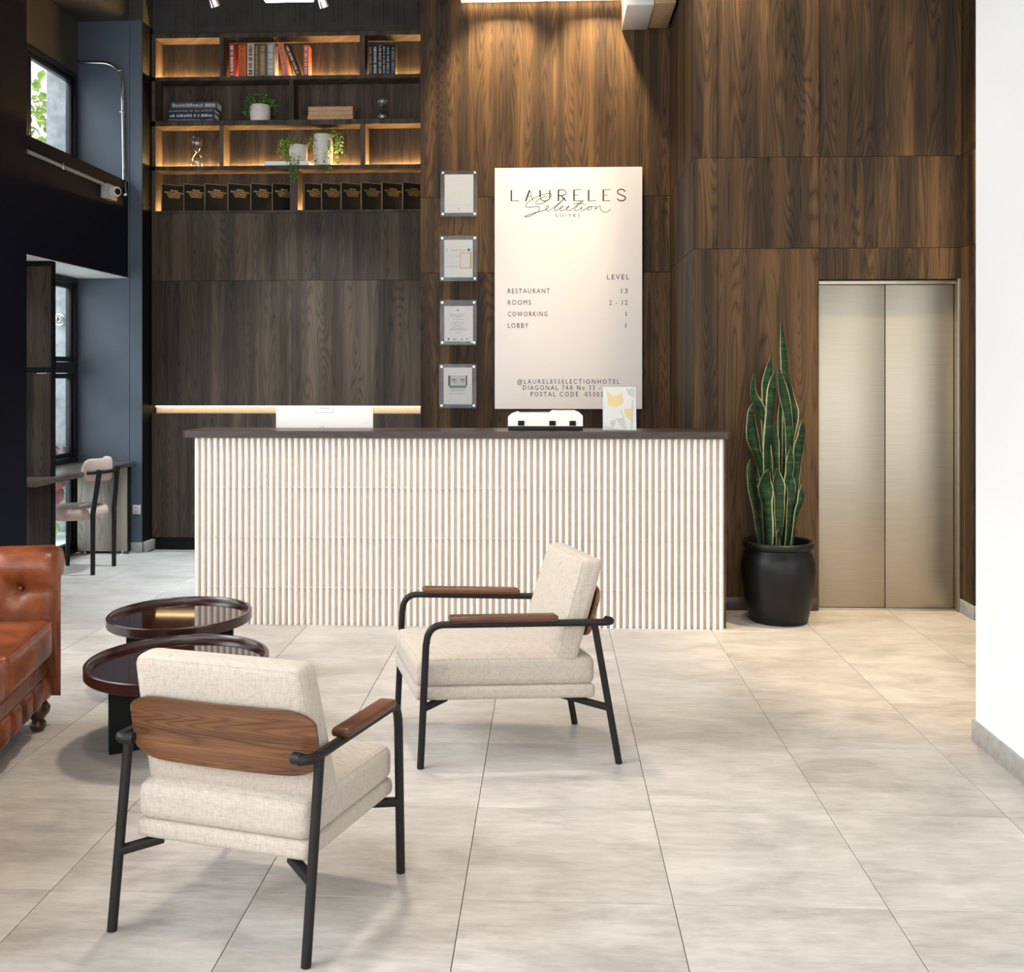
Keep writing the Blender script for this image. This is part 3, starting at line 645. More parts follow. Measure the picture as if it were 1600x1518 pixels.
# ================================================================ SIGN AND NOTICES
YS = YC - .045
sg = thing('directory_sign', (PY(888, 450, YS).x, YS, PY(888, 639, YS).z), 'tall white hotel directory sign mounted on the panelled wall', 'sign')
a, b_ = PY(773, 262.5, YS), PY(1003.5, 639, YS)
bx('board', M['sign'], sg, a.x, b_.x, YS, YS+.025, b_.z, a.z, bev=.0015, seg=1)
bm = BM()
for x in (a.x+.12, b_.x-.12):
    for z in (a.z-.12, b_.z+.12): tube(bm, [(x, YS+.025, z), (x, YC, z)], .012, 10)
mesh_obj('standoff', bm, M['chrome'], sg)
yt = YS - .0008
def line(s, px0, px1, py0, py1, sp=1.3, mat='ink', keep=True):
    p, q = PY(px0, py1, yt), PY(px1, py0, yt); mesh_obj('lettering', text_on(BM(), s, p.x, q.x, p.z, q.z, yt, sp, keep), M[mat], sg, 0)
line('LEVEL', 948.5, 983, 428.2, 436.3)
for s, x1, y in (('RESTAURANT', 859, 450.4), ('ROOMS', 829.5, 468.4), ('COWORKING', 855.5, 486.4), ('LOBBY', 825.5, 504.3)): line(s, 793.5, x1, y, y+7.6)
line('13', 970.5, 980.5, 450.6, 458.2); line('2 - 12', 952, 980.5, 468.6, 476.2); line('1', 977.6, 978.8, 486.4, 494); line('1', 977.2, 978.4, 504.4, 512)
line('@LAURELESSELECTIONHOTEL', 808, 968, 592.2, 599.4, 1.4); line('DIAGONAL 74A No 33 - ', 817, 938, 601.6, 608.8, 1.4); line('POSTAL CODE  05003', 829, 942, 611.8, 619, 1.4); line('SUITES', 868, 906, 333.8, 338.6, 1.6, 'ink')
zq = lambda x, y: (lambda v: (v.x, v.z))(PY(780 + x/7.2727, 270 + y/7.2727, yt))
bm = BM(); U = 7.7/7.2727/1000*1.0
def strk(pts, wd): ribbon(bm, [zq(*p) for p in pts], wd, yt)
TK, TN = .0115, .0042
strk([(138, 195), (138, 320)], TK); strk([(138, 318), (224, 318)], TN)
strk([(300, 322), (345, 195)], TK); strk([(343, 195), (385, 322)], TN); strk([(320, 262), (368, 262)], TN)
strk([(465, 195), (465, 270)], TK); strk(catmull([(465, 268), (475, 300), (520, 320), (562, 300), (575, 268)]), TN*1.4); strk([(575, 195), (575, 270)], TK*.8)
strk([(673, 192), (673, 320)], TK); strk(catmull([(673, 194), (730, 194), (760, 222), (735, 250), (673, 258)]), TN*1.4); strk([(705, 258), (758, 320)], TK*.7)
for x in (850, 1183):
    strk([(x, 190), (x, 318)], TK)
    for y, l in ((192, 82), (253, 50), (316, 80)): strk([(x, y), (x+l, y)], TN)
strk([(1016, 190), (1016, 318)], TK); strk([(1016, 316), (1100, 316)], TN)
strk(catmull([(1432, 212), (1410, 190), (1375, 187), (1345, 205), (1352, 232), (1390, 252), (1425, 268), (1434, 292), (1410, 314), (1370, 314), (1338, 292)]), TN*1.9)
mesh_obj('logo_lettering', bm, M['ink'], sg, 0)
bm = BM()
for pts in ([(545, 275), (520, 262), (470, 290), (425, 320), (415, 345), (450, 355), (510, 335), (570, 290), (595, 250), (580, 235), (520, 240), (440, 265), (350, 315), (305, 360), (305, 385), (350, 388), (420, 382), (455, 392), (450, 430), (400, 465), (340, 495), (290, 498), (300, 488), (380, 460), (470, 435), (520, 420), (555, 400), (560, 380), (545, 375), (530, 400), (535, 425), (565, 428), (600, 405), (660, 360), (720, 300), (740, 290), (720, 320), (650, 380), (625, 415), (640, 430), (680, 410), (720, 395), (725, 378), (705, 378), (690, 405), (700, 428), (740, 420), (790, 388), (797, 378), (775, 385), (765, 410), (780, 430), (820, 415), (860, 385), (920, 330), (955, 315), (930, 340), (870, 395), (855, 420), (875, 430), (910, 415), (945, 385), (930, 415), (945, 430), (985, 405), (1040, 380), (1010, 390), (1005, 420), (1030, 420), (1050, 395), (1040, 380), (1080, 385), (1105, 380), (1090, 415), (1130, 380), (1150, 378), (1150, 400), (1165, 430), (1200, 445), (1240, 435), (1270, 415)], [(840, 350), (900, 348), (970, 350)], [(700, 255), (715, 272), (750, 292)], [(972, 368), (985, 360)]):
    ribbon(bm, [zq(*p) for p in catmull(pts, 5)], .0042, yt)
mesh_obj('script_lettering', bm, M['ink'], sg, 0)

def notice(y0, y1, x0, x1, pp, label, draw):
    yf = YC - .022
    a, b_ = PY(x0, y0, yf), PY(x1, y1, yf); t = thing('notice_frame', ((a.x+b_.x)/2, yf, b_.z), label, 'frame', 'clear acrylic notice frames')
    bx('acrylic_plate', M['acrylic'], t, a.x, b_.x, yf, yf+.004, b_.z, a.z, bev=.0008, seg=1)
    bx('acrylic_back', M['acrylic'], t, a.x, b_.x, yf+.008, yf+.012, b_.z, a.z, bev=.0008, seg=1)
    for x in (a.x+.02, b_.x-.02):
        for z in (a.z-.02, b_.z+.02):
            bm = BM(); tube(bm, [(x, yf-.006, z), (x, YC, z)], .0085, 12); mesh_obj('standoff', bm, M['chrome'], t)
    c, d = PY(pp[0], pp[1], yf), PY(pp[2], pp[3], yf)
    paper = bx('paper', M['paper'], t, c.x, d.x, yf+.0045, yf+.0055, d.z, c.z)
    W_, H_ = d.x-c.x, c.z-d.z
    def rect(u0, u1, v0, v1, mat, nm='print', k=0):
        bm = BM(); box(bm, c.x+u0*W_, c.x+u1*W_, yf+.0041-.00002*k, yf+.0043, c.z-v1*H_, c.z-v0*H_); mesh_obj(nm, bm, M[mat], paper, 0)
    def lines(rows, mat, hh=.008):
        bm = BM()
        for (u0, u1, v) in rows:
            u = u0
            while u < u1:
                l = random.uniform(.02, .07); box(bm, c.x+u*W_, c.x+min(u+l, u1)*W_, yf+.0041, yf+.0043, c.z-(v+hh)*H_, c.z-(v-hh)*H_); u += l + .012
        mesh_obj('print_lines', bm, M[mat], paper, 0)
    def shape(pts, mat, k=1):
        bm = BM(); vs = [bm.verts.new((c.x+u*W_, yf+.0040-.00003*k, c.z-v*H_)) for u, v in pts]; bm.faces.new(vs); mesh_obj('print', bm, M[mat], paper, 0)
    draw(rect, lines, shape); return t
def ell(cu, cv, ru, rv, n=16): return [(cu+ru*math.cos(6.2832*k/n), cv+rv*math.sin(6.2832*k/n)) for k in range(n)]
def d1(rect, lines, shape):
    lines([(.42, .58, .075), (.1, .9, .955)], 'paleink', .004); rect(.08, .92, .16, .165, 'paleink'); rect(.08, .085, .16, .8, 'paleink'); rect(.915, .92, .16, .8, 'paleink'); rect(.08, .92, .795, .8, 'paleink'); rect(.47, .52, .88, .905, 'greyink')
def d2(rect, lines, shape):
    lines([(.22, .78, .28), (.06, .13, .25), (.06, .13, .30)], 'greyink', .009); lines([(.05, .5, .38+.045*k) for k in range(5)] + [(.05, .48, .62), (.05, .5, .70)], 'paleink', .006)
    lines([(.05, .5, .71), (.4, .54, .435)], 'greyink', .004)
    for a in ((.55, .93, .34, .365), (.55, .93, .735, .765), (.55, .58, .34, .765), (.90, .955, .34, .765)): rect(*a, 'yellow')
    lines([(.60, .88, .44+.06*k) for k in range(5)], 'paleink', .006); shape(ell(.86, .27, .05, .04), 'blue_print'); rect(.945, .96, .22, .78, 'greyink')
def d3(rect, lines, shape):
    shape(ell(.47, .11, .035, .032), 'greyink'); lines([(.05, .25, .06), (.75, .97, .06)], 'paleink', .006)
    lines([(.18, .75, .225), (.22, .7, .265), (.38, .57, .30), (.28, .68, .355), (.3, .66, .425), (.22, .7, .47), (.34, .62, .515), (.25, .7, .56), (.2, .75, .61), (.16, .82, .64), (.38, .58, .71)], 'greyink', .006)
    lines([(.12, .19, .875), (.12, .19, .90), (.3, .42, .895), (.58, .66, .90), (.76, .84, .885)], 'ink', .012); rect(.02, .92, .955, .99, 'ink'); rect(.55, .75, .955, .99, 'green_print', k=1)
def d4(rect, lines, shape):
    rect(.16, .83, .22, .50, 'paleink'); rect(.16, .24, .22, .50, 'ink', k=1); rect(.78, .83, .22, .50, 'ink', k=1)
    for cu in (.36, .66):
        shape([(cu-.12, .36), (cu-.06, .315), (cu+.04, .31), (cu+.12, .35), (cu+.04, .335), (cu-.06, .335)], 'ink', 1); shape([(cu-.10, .375), (cu-.03, .345), (cu+.05, .345), (cu+.11, .38), (cu+.04, .405), (cu-.04, .405)], 'greyink', 1)
        shape([(cu-.075, .376), (cu, .355), (cu+.08, .378), (cu, .398)], 'paper', 2); shape(ell(cu+.005, .375, .026, .022, 12), 'ink', 3)
    rect(.2, .8, .49, .555, 'green_print', k=2); lines([(.26, .74, .522)], 'paper', .010)
    lines([(.24, .78, .59), (.26, .74, .625)], 'ink', .006); lines([(.2, .7, .66)], 'paleink', .005); lines([(.2, .27, .71), (.33, .36, .71), (.42, .45, .71), (.5, .54, .71), (.6, .68, .71)], 'greyink', .010); shape(ell(.77, .69, .05, .035), 'paleink')
notice(266, 338, 688, 746, (694.5, 272.5, 739.5, 332), 'acrylic frame with a nearly blank sheet, topmost of the four notices', d1)
notice(368, 439, 687, 746, (694, 374.5, 738.5, 433), 'acrylic frame with a sheet bearing a yellow outlined box', d2)
notice(468.5, 539, 687, 745, (694, 478, 739, 536), 'acrylic frame with a typed certificate, third notice from the top', d3)
notice(568.5, 637.5, 686, 744.5, (693, 574, 737.5, 631.5), 'acrylic frame with a photo of a pair of eyes, lowest notice', d4)

# ================================================================ RECEPTION COUNTER
YK = 5.85; KX0, KX1 = PY(303, 800, YK).x, PY(1131.5, 800, YK).x; KZ = 1.122
kc = thing('reception_counter', ((KX0+KX1)/2, YK+.4, 0), 'long reception counter clad in cream fluted tiles with dark wood top', 'counter')
bx('carcass', M['top_wood'], kc, KX0+.002, KX1+.015, YK+.022, YK+.10, 0, KZ-.001)
bx('end_panel', M['top_wood'], kc, KX1-.02, KX1+.015, YK+.10, YK+.78, 0, KZ-.001); bx('end_panel', M['top_wood'], kc, KX0+.002, KX0+.037, YK+.10, YK+.78, 0, .745)
bx('work_surface', M['top_wood'], kc, KX0+.002, KX1-.02, YK+.10, YK+.78, .745, .775, bev=.002)
bm = BM(); rr = .03; x0, x1, y0, y1 = PY(287, 670, YK).x, PY(1141, 670, YK).x, YK-.028, YK+.36
poly = []
for (cx_, cy_, a0) in ((x1-rr, y0+rr, -90), (x1-rr, y1-rr, 0), (x0+rr, y1-rr, 90), (x0+rr, y0+rr, 180)):
    for k in range(7): aa = R(a0 + 15*k); poly.append((cx_ + rr*math.cos(aa), cy_ + rr*math.sin(aa)))
prism(bm, poly, lambda x, y: Vector((x, y, KZ)), lambda x, y: Vector((x, y, KZ+.041))); mesh_obj('counter_top', bm, M['top_wood'], kc, 30)
KT = KZ + .041
pit = (KX1-KX0)/84
rows = [0.0, .222, .522, .822, KZ-.002]
def fluted_mesh(h):
    prof = []
    for k in range(4):
        o = k*pit; wd_ = pit*.56; g0 = (pit-wd_)/2; hr = .024
        prof += [(o, 0), (o+g0*.94, 0), (o+g0, -.004), (o+g0+wd_*.02, -hr*.72), (o+g0+wd_*.10, -hr*.90), (o+g0+wd_*.26, -hr*.985), (o+g0+wd_*.5, -hr), (o+g0+wd_*.74, -hr*.985), (o+g0+wd_*.90, -hr*.90), (o+g0+wd_*.98, -hr*.72), (o+g0+wd_, -.004), (o+pit-g0*.94, 0)]
    prof.append((4*pit, 0))
    gap = .0004; bm = BM(); A = [bm.verts.new((min(max(x, gap/2), 4*pit-gap/2), y, gap)) for x, y in prof]; B = [bm.verts.new((v.co.x, v.co.y, h-gap)) for v in A]
    ba = [bm.verts.new((v.co.x, .012, v.co.z)) for v in (A[0], A[-1])]; bb = [bm.verts.new((v.co.x, .012, v.co.z)) for v in (B[0], B[-1])]
    for i in range(len(A)-1):
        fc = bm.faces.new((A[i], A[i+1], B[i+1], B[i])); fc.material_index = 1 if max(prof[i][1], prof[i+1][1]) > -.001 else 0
    bm.faces.new(B + [bb[1], bb[0]]); bm.faces.new(A[::-1] + [ba[0], ba[1]]); bm.faces.new((ba[0], ba[1], bb[1], bb[0])); bm.faces.new((A[0], B[0], bb[0], ba[0])); bm.faces.new((A[-1], ba[1], bb[1], B[-1]))
    return bm
ybk = YK + .012
for r in range(4):
    me = None
    for k in range(21):
        if me is None: o = mesh_obj('fluted_tile', fluted_mesh(rows[r+1]-rows[r]), [M['fluted'], M['groove_shade']], kc, 50); me = o.data
        else: o = link('fluted_tile', me, kc)
        o.location = Vector((KX0 + 4*pit*k, ybk, rows[r]))
for z in rows[1:4]: bx('grout_joint', M['fluted'], kc, KX0+.001, KX1-.001, YK+.003, YK+.0125, z-.0009, z+.0009)
# things on the counter
mz = .775
mo = thing('desktop_monitor', (PY(507, 660, 6.30).x, 6.36, mz), 'back of a pale silver desktop computer screen behind the counter', 'monitor')
ym = 6.27; a, b_ = PY(431, 636, ym), PY(583, 675, ym)
bx('screen_back', M['sign'], mo, a.x, b_.x, ym, ym+.012, a.z-.44, a.z, bev=.004); bx('screen', M['black'], mo, a.x+.012, b_.x-.012, ym+.0125, ym+.014, a.z-.42, a.z-.012)
xm = (a.x+b_.x)/2
bx('neck', M['chrome'], mo, xm-.09, xm+.09, ym-.045, ym-.001, mz+.012, a.z-.25, bev=.004); bx('foot', M['chrome'], mo, xm-.11, xm+.11, ym-.07, ym+.12, mz, mz+.012, bev=.004)
bm = BM(); p, q = PY(491.5, 637.6, ym), PY(520.5, 644.2, ym)
for s in ([(p.x, p.z), (p.x, q.z)], [(p.x, q.z), (q.x, q.z)], [(q.x, q.z), (q.x, p.z)]): ribbon(bm, s, .002, ym-.0006)
for s in ([(500, 637.6), (514, 637.6)],): ribbon(bm, [(PY(*c_, ym).x, PY(*c_, ym).z) for c_ in s], .003, ym-.0006)
ribbon(bm, [(lambda v: (v.x, v.z))(PY(420+x/8.889, 620+y/8.889, ym)) for x, y in catmull([(730, 395), (705, 420), (690, 455), (715, 450), (765, 398), (750, 430), (752, 458), (775, 450), (790, 455), (810, 450), (830, 456), (845, 452)], 4)], .002, ym-.0006)
mesh_obj('sticker_outline', bm, M['greyink'], mo, 0)
pr = thing('document_scanner', (PY(852, 670, 5.98).x, 6.02, KT), 'low white desktop machine with three black feet slots on the counter', 'printer')
yp = 5.95; q = lambda px, py: PY(px, py, yp)
sc = lambda u: PY(770+u/6.667, 650, yp).x
zc_ = lambda v: KT + max(0, (563-v))/6.667*yp/F
px_ = [(158, 518), (158, 420), (185, 395), (245, 375), (600, 375), (615, 362), (860, 362), (905, 380), (938, 410), (938, 518)]
bm = BM(); prism(bm, [(sc(u), zc_(v)) for u, v in px_], lambda x, z: Vector((x, yp, z)), lambda x, z: Vector((x, yp+.20, z))); mesh_obj('cover', bm, M['white'], pr, 25)
bx('base', M['black_metal'], pr, sc(160), sc(936), yp+.004, yp+.205, KT+.0005, zc_(519), bev=.003)
for u in (262, 588, 798): bx('slot', M['black'], pr, sc(u), sc(u+66), yp-.006, yp+.002, zc_(512), zc_(462), bev=.001)
bx('tray_lid', M['black'], pr, sc(270), sc(590), yp+.03, yp+.18, zc_(374), zc_(368), bev=.001)
hd = thing('brochure_stand', (PY(968, 675, 5.93).x, 5.93, KT), 'clear acrylic card holder with pale yellow and grey print on the counter', 'card holder')
yh = 5.90; a, b_ = PY(941.5, 603, yh), PY(995, 676, yh); 
tl = Matrix.Translation((0, yh, KT)) @ Matrix.Rotation(R(-5), 4, 'X')
def hb_(name, mat, x0, x1, y0, y1, z0, z1): bx(name, M[mat], hd, x0, x1, y0, y1, z0, z1, Mx=tl)
hh = a.z - KT
hb_('front_plate', 'acrylic', a.x, b_.x, 0, .003, .003, hh); hb_('rear_plate', 'acrylic', a.x, b_.x, .008, .011, .003, hh)
hb_('card', 'paper', a.x+.003, b_.x-.003, .0045, .0062, .006, hh-.004)
bx('foot', M['acrylic'], hd, a.x, b_.x, yh, yh+.09, KT+.0003, KT+.003)
def hshape(pts, mat, k):
    bm = BM(); vs = [bm.verts.new(tl @ Vector((a.x + u*(b_.x-a.x), .0042-.0002*k, hh*(1-v)))) for u, v in pts]; bm.faces.new(vs); mesh_obj('print', bm, M[mat], hd, 0)
hshape([(.12, .08), (.18, .42), (.40, .48), (.62, .36), (.60, .12), (.45, .20), (.30, .20)], 'paleyellow', 0); hshape([(.62, .5), (.85, .5), (.82, .78), (.70, .7)], 'paleyellow', 1)
hshape([(.22, .78), (.40, .74), (.36, .88), (.28, .93)], 'paleink', 2); hshape([(.40, .72), (.64, .70), (.70, .97), (.58, .92), (.45, .80)], 'paleink', 3)
hshape([(.04, .86), (.30, .93), (.70, .97), (.30, .98), (.04, .97)], 'paleink', 4); hshape([(.86, .3), (.92, .3), (.88, .97), (.82, .97)], 'paleink', 2); hshape([(.68, .05), (.95, .05), (.95, .26), (.78, .20)], 'paleink', 2)
hshape([(.52, .52), (.535, .52), (.64, .72), (.63, .72)], 'greyink', 5)

# ================================================================ SNAKE PLANT
pc = Vector((PY(1216, 900, 6.09).x, 6.09, 0))
sp = thing('potted_snake_plant', pc, 'tall variegated snake plant in a glossy black urn pot beside the elevator', 'plant')
prof = [(0, .001), (.165, .001), (.175, .01), (.195, .10), (.215, .22), (.224, .31), (.221, .37), (.205, .415), (.192, .430), (.19, .44), (.205, .447), (.214, .460), (.214, .478), (.205, .488), (.190, .488), (.184, .478), (.182, .42), (0, .42)]
bm = BM(); lathe(bm, prof, pc, 48); mesh_obj('pot', bm, M['pot_black'], sp, 60)
bm = BM(); lathe(bm, [(0, .448), (.1, .445), (.181, .436), (.181, .43), (0, .43)], pc, 32); mesh_obj('soil', bm, M['soil'], sp)
def blade(pts, wmax, dy, twist=0.0, ph=0.0):
    """pts crop px of the centre line from base to tip"""
    P = [PY(1140+u/3.1, 490+v/3.1, pc.y + dy) for u, v in pts]; P[0].z = .44
    P = [Vector(q) for q in catmull([tuple(q) for q in P], 7)]; n = len(P); rows_ = []
    bm = BM()
    for i, p in enumerate(P):
        s = i/(n-1); wd_ = wmax * min(1, .42 + 1.1*s) * (1 - max(0, (s-.62)/.38)**1.6)
        wd_ = max(wd_, .0016) * (1 + .10*math.sin(s*17+ph)); d = (P[min(i+1, n-1)]-P[max(i-1, 0)]).normalized()
        ang = twist*math.sin(s*3+ph) + .35*math.sin(ph); ac = Vector((math.cos(ang), math.sin(ang), 0)); ac = (ac - d*ac.dot(d)).normalized(); nn = d.cross(ac)
        off = Vector((0, .014*math.sin(s*6+ph), 0))
        row = [bm.verts.new(p + off + ac*wd_*k/2 + nn*(wd_*.22*(k*k))) for k in (-1, -.85, -.3, .3, .85, 1)]
        row += [bm.verts.new(p + off + ac*wd_*k/2 + nn*(wd_*.22*(k*k) - .0035)) for k in (.85, .3, -.3, -.85)]
        rows_.append(row)
    m_ = len(rows_[0])
    for r0, r1 in zip(rows_, rows_[1:]):
        for k in range(m_):
            f = bm.faces.new((r0[k], r0[(k+1) % m_], r1[(k+1) % m_], r1[k])); f.material_index = 1 if k in (0, 4, 5, m_-1) else 0
    bm.faces.new(rows_[0]); bm.faces.new(rows_[-1][::-1])
    mesh_obj('leaf', bm, [M['snake'], M['leaf_edge']], sp, 60)
px2m = pc.y/F/3.1
leaves = [([(245, 1090), (268, 800), (282, 560), (268, 260), (246, 36)], 44, .06), ([(212, 1090), (182, 700), (180, 430), (188, 310), (206, 188)], 48, .07), ([(196, 1090), (190, 760), (160, 500), (118, 390), (119, 284)], 36, .05), ([(190, 1090), (160, 780), (118, 620), (106, 500), (108, 434)], 46, .0), ([(206, 1090), (184, 760), (196, 560), (206, 380), (218, 274)], 52, -.02), ([(262, 1090), (288, 720), (285, 520), (256, 350), (236, 238)], 40, .03), ([(268, 1090), (282, 700), (308, 520), (302, 420), (289, 325)], 42, .08), ([(285, 1090), (325, 800), (340, 660), (350, 580), (350, 514)], 42, -.01), ([(305, 1090), (325, 980), (345, 900), (352, 824)], 32, -.06), ([(238, 1085), (240, 960), (238, 830), (234, 748)], 48, -.09), ([(192, 1090), (180, 950), (175, 830), (186, 754)], 58, -.08), ([(150, 1075), (122, 930), (98, 790), (97, 700)], 28, .0), ([(255, 1090), (275, 860), (292, 740), (298, 640)], 36, -.05), ([(224, 1090), (226, 800), (222, 620), (226, 520)], 30, .02), ([(175, 1090), (160, 900), (146, 760), (150, 640)], 36, .06), ([(240, 1090), (250, 800), (252, 560), (244, 420)], 40, .09), ([(275, 1090), (292, 950), (300, 840), (300, 760)], 34, -.07), ([(160, 1080), (142, 900), (130, 780), (128, 700)], 24, .04), ([(236, 1100), (240, 1070), (236, 1040)], 18, -.11)]
for i, (pt, wpx, dy) in enumerate(leaves): blade(pt, wpx*px2m*1.18, dy, .5, i*1.7)

# ================================================================ DESK BAY
dk = thing('window_desk', (-3.73, 7.3, 0), 'dark wood window desk with a pale wood end panel', 'desk')
dtop = .770; XD = -3.483
bx('desk_top', M['desk_wood'], dk, XW+.02, XD, 6.53, 8.155, dtop-.034, dtop, bev=.002)
bx('end_panel', M['pale_wood'], dk, XW+.03, XF+.028, 8.095, 8.125, .022, dtop-.034, bev=.001)
bx('panel_edge', M['black'], dk, XF+.030, XF+.042, 8.09, 8.13, .022, dtop-.034)
for x in (-3.9, XF-.02):
    bm = BM(); lathe(bm, [(0, 0), (.022, 0), (.022, .006), (.008, .010), (.008, .022), (0, .022)], (x, 8.11, 0), 14); mesh_obj('levelling_foot', bm, M['chrome'], dk)
dv = thing('wooden_divider', (-3.77, 6.9, 0), 'tall dark framed wood divider beside the lower window', 'divider')
yd = 6.895; xv0, xv1 = XW+.02, XF+.003
def dvp(name, mat, x0, x1, y0, y1, z0, z1): bx(name, M[mat], dv, x0, x1, y0, y1, z0, z1, bev=.001, seg=1)
zd = [0, dtop-.036, 1.53, ZL-.012]
dvp('stile', 'black', xv1-.012, xv1, yd, yd+.05, 0, dtop-.035); dvp('stile', 'black', xv1-.012, xv1, yd, yd+.05, dtop+.001, ZL-.01)
dvp('panel', 'back_wood', xv0, xv1-.0125, yd+.006, yd+.04, .0, dtop-.036); dvp('panel', 'back_wood', xv0, xv1-.0125, yd+.006, yd+.04, dtop+.002, 1.51); dvp('panel', 'back_wood', xv0, xv1-.0125, yd+.006, yd+.04, 1.552, ZL-.045)
dvp('rail', 'black', xv0, xv1-.0125, yd, yd+.045, 1.511, 1.551); dvp('rail', 'black', xv0, xv1-.0125, yd, yd+.045, ZL-.044, ZL-.010)
# wall socket
oc = PY(214, 796, YP)
ot = thing('wall_socket', (oc.x, YP, oc.z), 'white double wall socket on the navy pilaster', 'socket')
bx('face_plate', M['white'], ot, oc.x-.035, oc.x+.032, YP-.008, YP, oc.z-.037, oc.z+.040, bev=.003)
for dz in (-.016, .018):
    for dx in (-.01, .008): bx('slot', M['black'], ot, oc.x+dx-.002, oc.x+dx+.002, YP-.0088, YP-.0079, oc.z+dz-.006, oc.z+dz+.006)
# conduits and box
yc_ = YP - .016
bm = BM()
pts = [PY(118, 96.5, yc_), PY(135, 97.2, yc_)] + arc(PY(160, 98, yc_), PY(190, 100, yc_), PY(191.5, 132, yc_), 8) + [PY(192.5, 200, yc_), PY(193.5, 262, yc_)] 
pts += arc(pts[-1], pts[-1] + Vector((0, 0, -.12)), Vector((XF+.03, YP-.12, 3.0)), 6)[1:]
tube(bm, pts, .014, 12); cd = thing('bent_conduit', PY(193, 200, yc_), 'bright metal conduit bending down the navy end wall', 'pipe'); mesh_obj('pipe', bm, M['chrome'], cd)
for c_ in (PY(188, 110, yc_), PY(192.3, 175, yc_)): bx('clip', M['chrome'], cd, c_.x-.022, c_.x+.022, yc_-.017, YP, c_.z-.006, c_.z+.006, bev=.002)
c2 = thing('straight_conduit', (XF+.015, 7.1, 3.016), 'dark grey conduit running along the navy band', 'pipe')
bm = BM(); tube(bm, [(XF+.016, 6.53, 3.016), (XF+.016, 7.66, 3.016)], .014, 12); mesh_obj('pipe', bm, M['greyink'], c2); bx('clip', M['chrome'], c2, XF, XF+.032, 7.0, 7.012, 2.99, 3.042, bev=.002)
jb = thing('junction_box', (XF, 7.76, 2.95), 'grey junction box with a round white socket on the navy band', 'box')
bx('box_body', M['skirting'], jb, XF, XF+.06, 7.665, 7.83, 2.905, 3.02, bev=.004)
bm = BM(); tube(bm, [(XF+.06, 7.74, 2.965), (XF+.11, 7.70, 2.96), (XF+.125, 7.69, 2.958)], [.045, .042, .034], 16); mesh_obj('socket', bm, M['white'], jb)
bm = BM(); tube(bm, [(XF+.1251, 7.6899, 2.958), (XF+.128, 7.688, 2.958)], .026, 16); mesh_obj('opening', bm, M['black'], jb)

# desk chair (faces the window)
A_ = Vector((-3.417, 7.232, 0)); B_ = Vector((-3.412, 7.579, 0))
ch = thing('desk_chair', (-3.6, 7.405, 0), 'rose beige upholstered dining chair with black legs at the window desk', 'chair')
sc_ = Vector((-3.625, 7.405, 0))
bm = BM(); lathe(bm, [(0, .405), (.19, .405), (.215, .415), (.225, .44), (.225, .465), (.215, .488), (.19, .498), (.1, .503), (0, .504)], sc_, 40); mesh_obj('seat', bm, M['boucle'], ch, 60)
for s, p in ((0, A_), (1, B_)):
    top = Vector((-3.375, p.y + (.022 if s == 0 else -.022), .785)); bm = BM(); tube(bm, [p, p + Vector((.0, 0, .45)), top], [.017, .019, .019], 14); mesh_obj('leg', bm, M['black_metal'], ch)
for y in (7.24, 7.575):
    bm = BM(); tube(bm, [(-3.785, y+.008, 0), (-3.775, y, .405)], [.016, .018], 14); mesh_obj('leg', bm, M['black_metal'], ch)
def backarc(f, z, n=16): return [Vector((-3.555 + f*math.cos(t_), 7.405 + f*math.sin(t_)*1.02, z)) for t_ in [R(-62) + R(124)*i/n for i in range(n+1)]]
bm = BM(); tube(bm, backarc(.207, .765), .014, 10); mesh_obj('back_rail', bm, M['black_metal'], ch)
bm = BM(); rr_ = []
n = 22
for i in range(n+1):
    tt = R(-74) + R(148)*i/n; e = min(1, min(i, n-i)/3.0); hz = .088*math.sqrt(max(.05, 1-(1-e)**2)); th_ = .026*math.sqrt(max(.08, 1-(1-e)**2)); f = .166
    rr_.append([bm.verts.new(Vector((-3.555 + (f+th_*math.copysign(abs(math.cos(a))**.6, math.cos(a)))*math.cos(tt), 7.405 + (f+th_*math.copysign(abs(math.cos(a))**.6, math.cos(a)))*math.sin(tt)*1.02, .778 + hz*math.copysign(abs(math.sin(a))**.5, math.sin(a))))) for a in [2*math.pi*k/16 for k in range(16)]])
for a, b_ in zip(rr_, rr_[1:]):
    for k in range(16): bm.faces.new((a[k], a[(k+1) % 16], b_[(k+1) % 16], b_[k]))
bm.faces.new(rr_[0]); bm.faces.new(rr_[-1][::-1]); mesh_obj('backrest', bm, M['boucle'], ch, 70)

# ================================================================ COFFEE TABLES
def coffee_table(cx_, cy_, r_, hz, rot, label):
    t = thing('coffee_table', (cx_, cy_, 0), label, 'table', 'round tray coffee tables')
    c = Vector((cx_, cy_, 0)); th_ = .047
    bm = BM(); lathe(bm, [(r_-.022, hz-.024), (r_-.020, hz-.004), (r_-.016, hz), (r_-.004, hz), (r_, hz-.004), (r_, hz-th_+.004), (r_-.004, hz-th_), (r_-.022, hz-th_), (r_-.022, hz-.024)], c, 72); mesh_obj('rim', bm, M['lacquer_rim'], t, 40)
    bm = BM(); lathe(bm, [(0, hz-.024), (r_-.0225, hz-.024), (r_-.0225, hz-th_+.002), (0, hz-th_+.002)], c, 72); mesh_obj('tray_top', bm, M['lacquer'], t, 40)
    for k in range(2):
        Mx = Matrix.Translation(c) @ Matrix.Rotation(rot + k*math.pi/2, 4, 'Z'); L_ = r_*.74
        if k == 0: bx('leg_panel', M['black'], t, -L_, L_, -.02, .02, 0, hz-th_-.0005, bev=.002, Mx=Mx)
        else:
            for a, b_ in ((-L_, -.0205), (.0205, L_)): bx('leg_panel', M['black'], t, a, b_, -.02, .02, 0, hz-th_-.0005, bev=.002, Mx=Mx)
c1 = PZ(279, 1026, .345); c2_ = PZ(282, 955, .345)
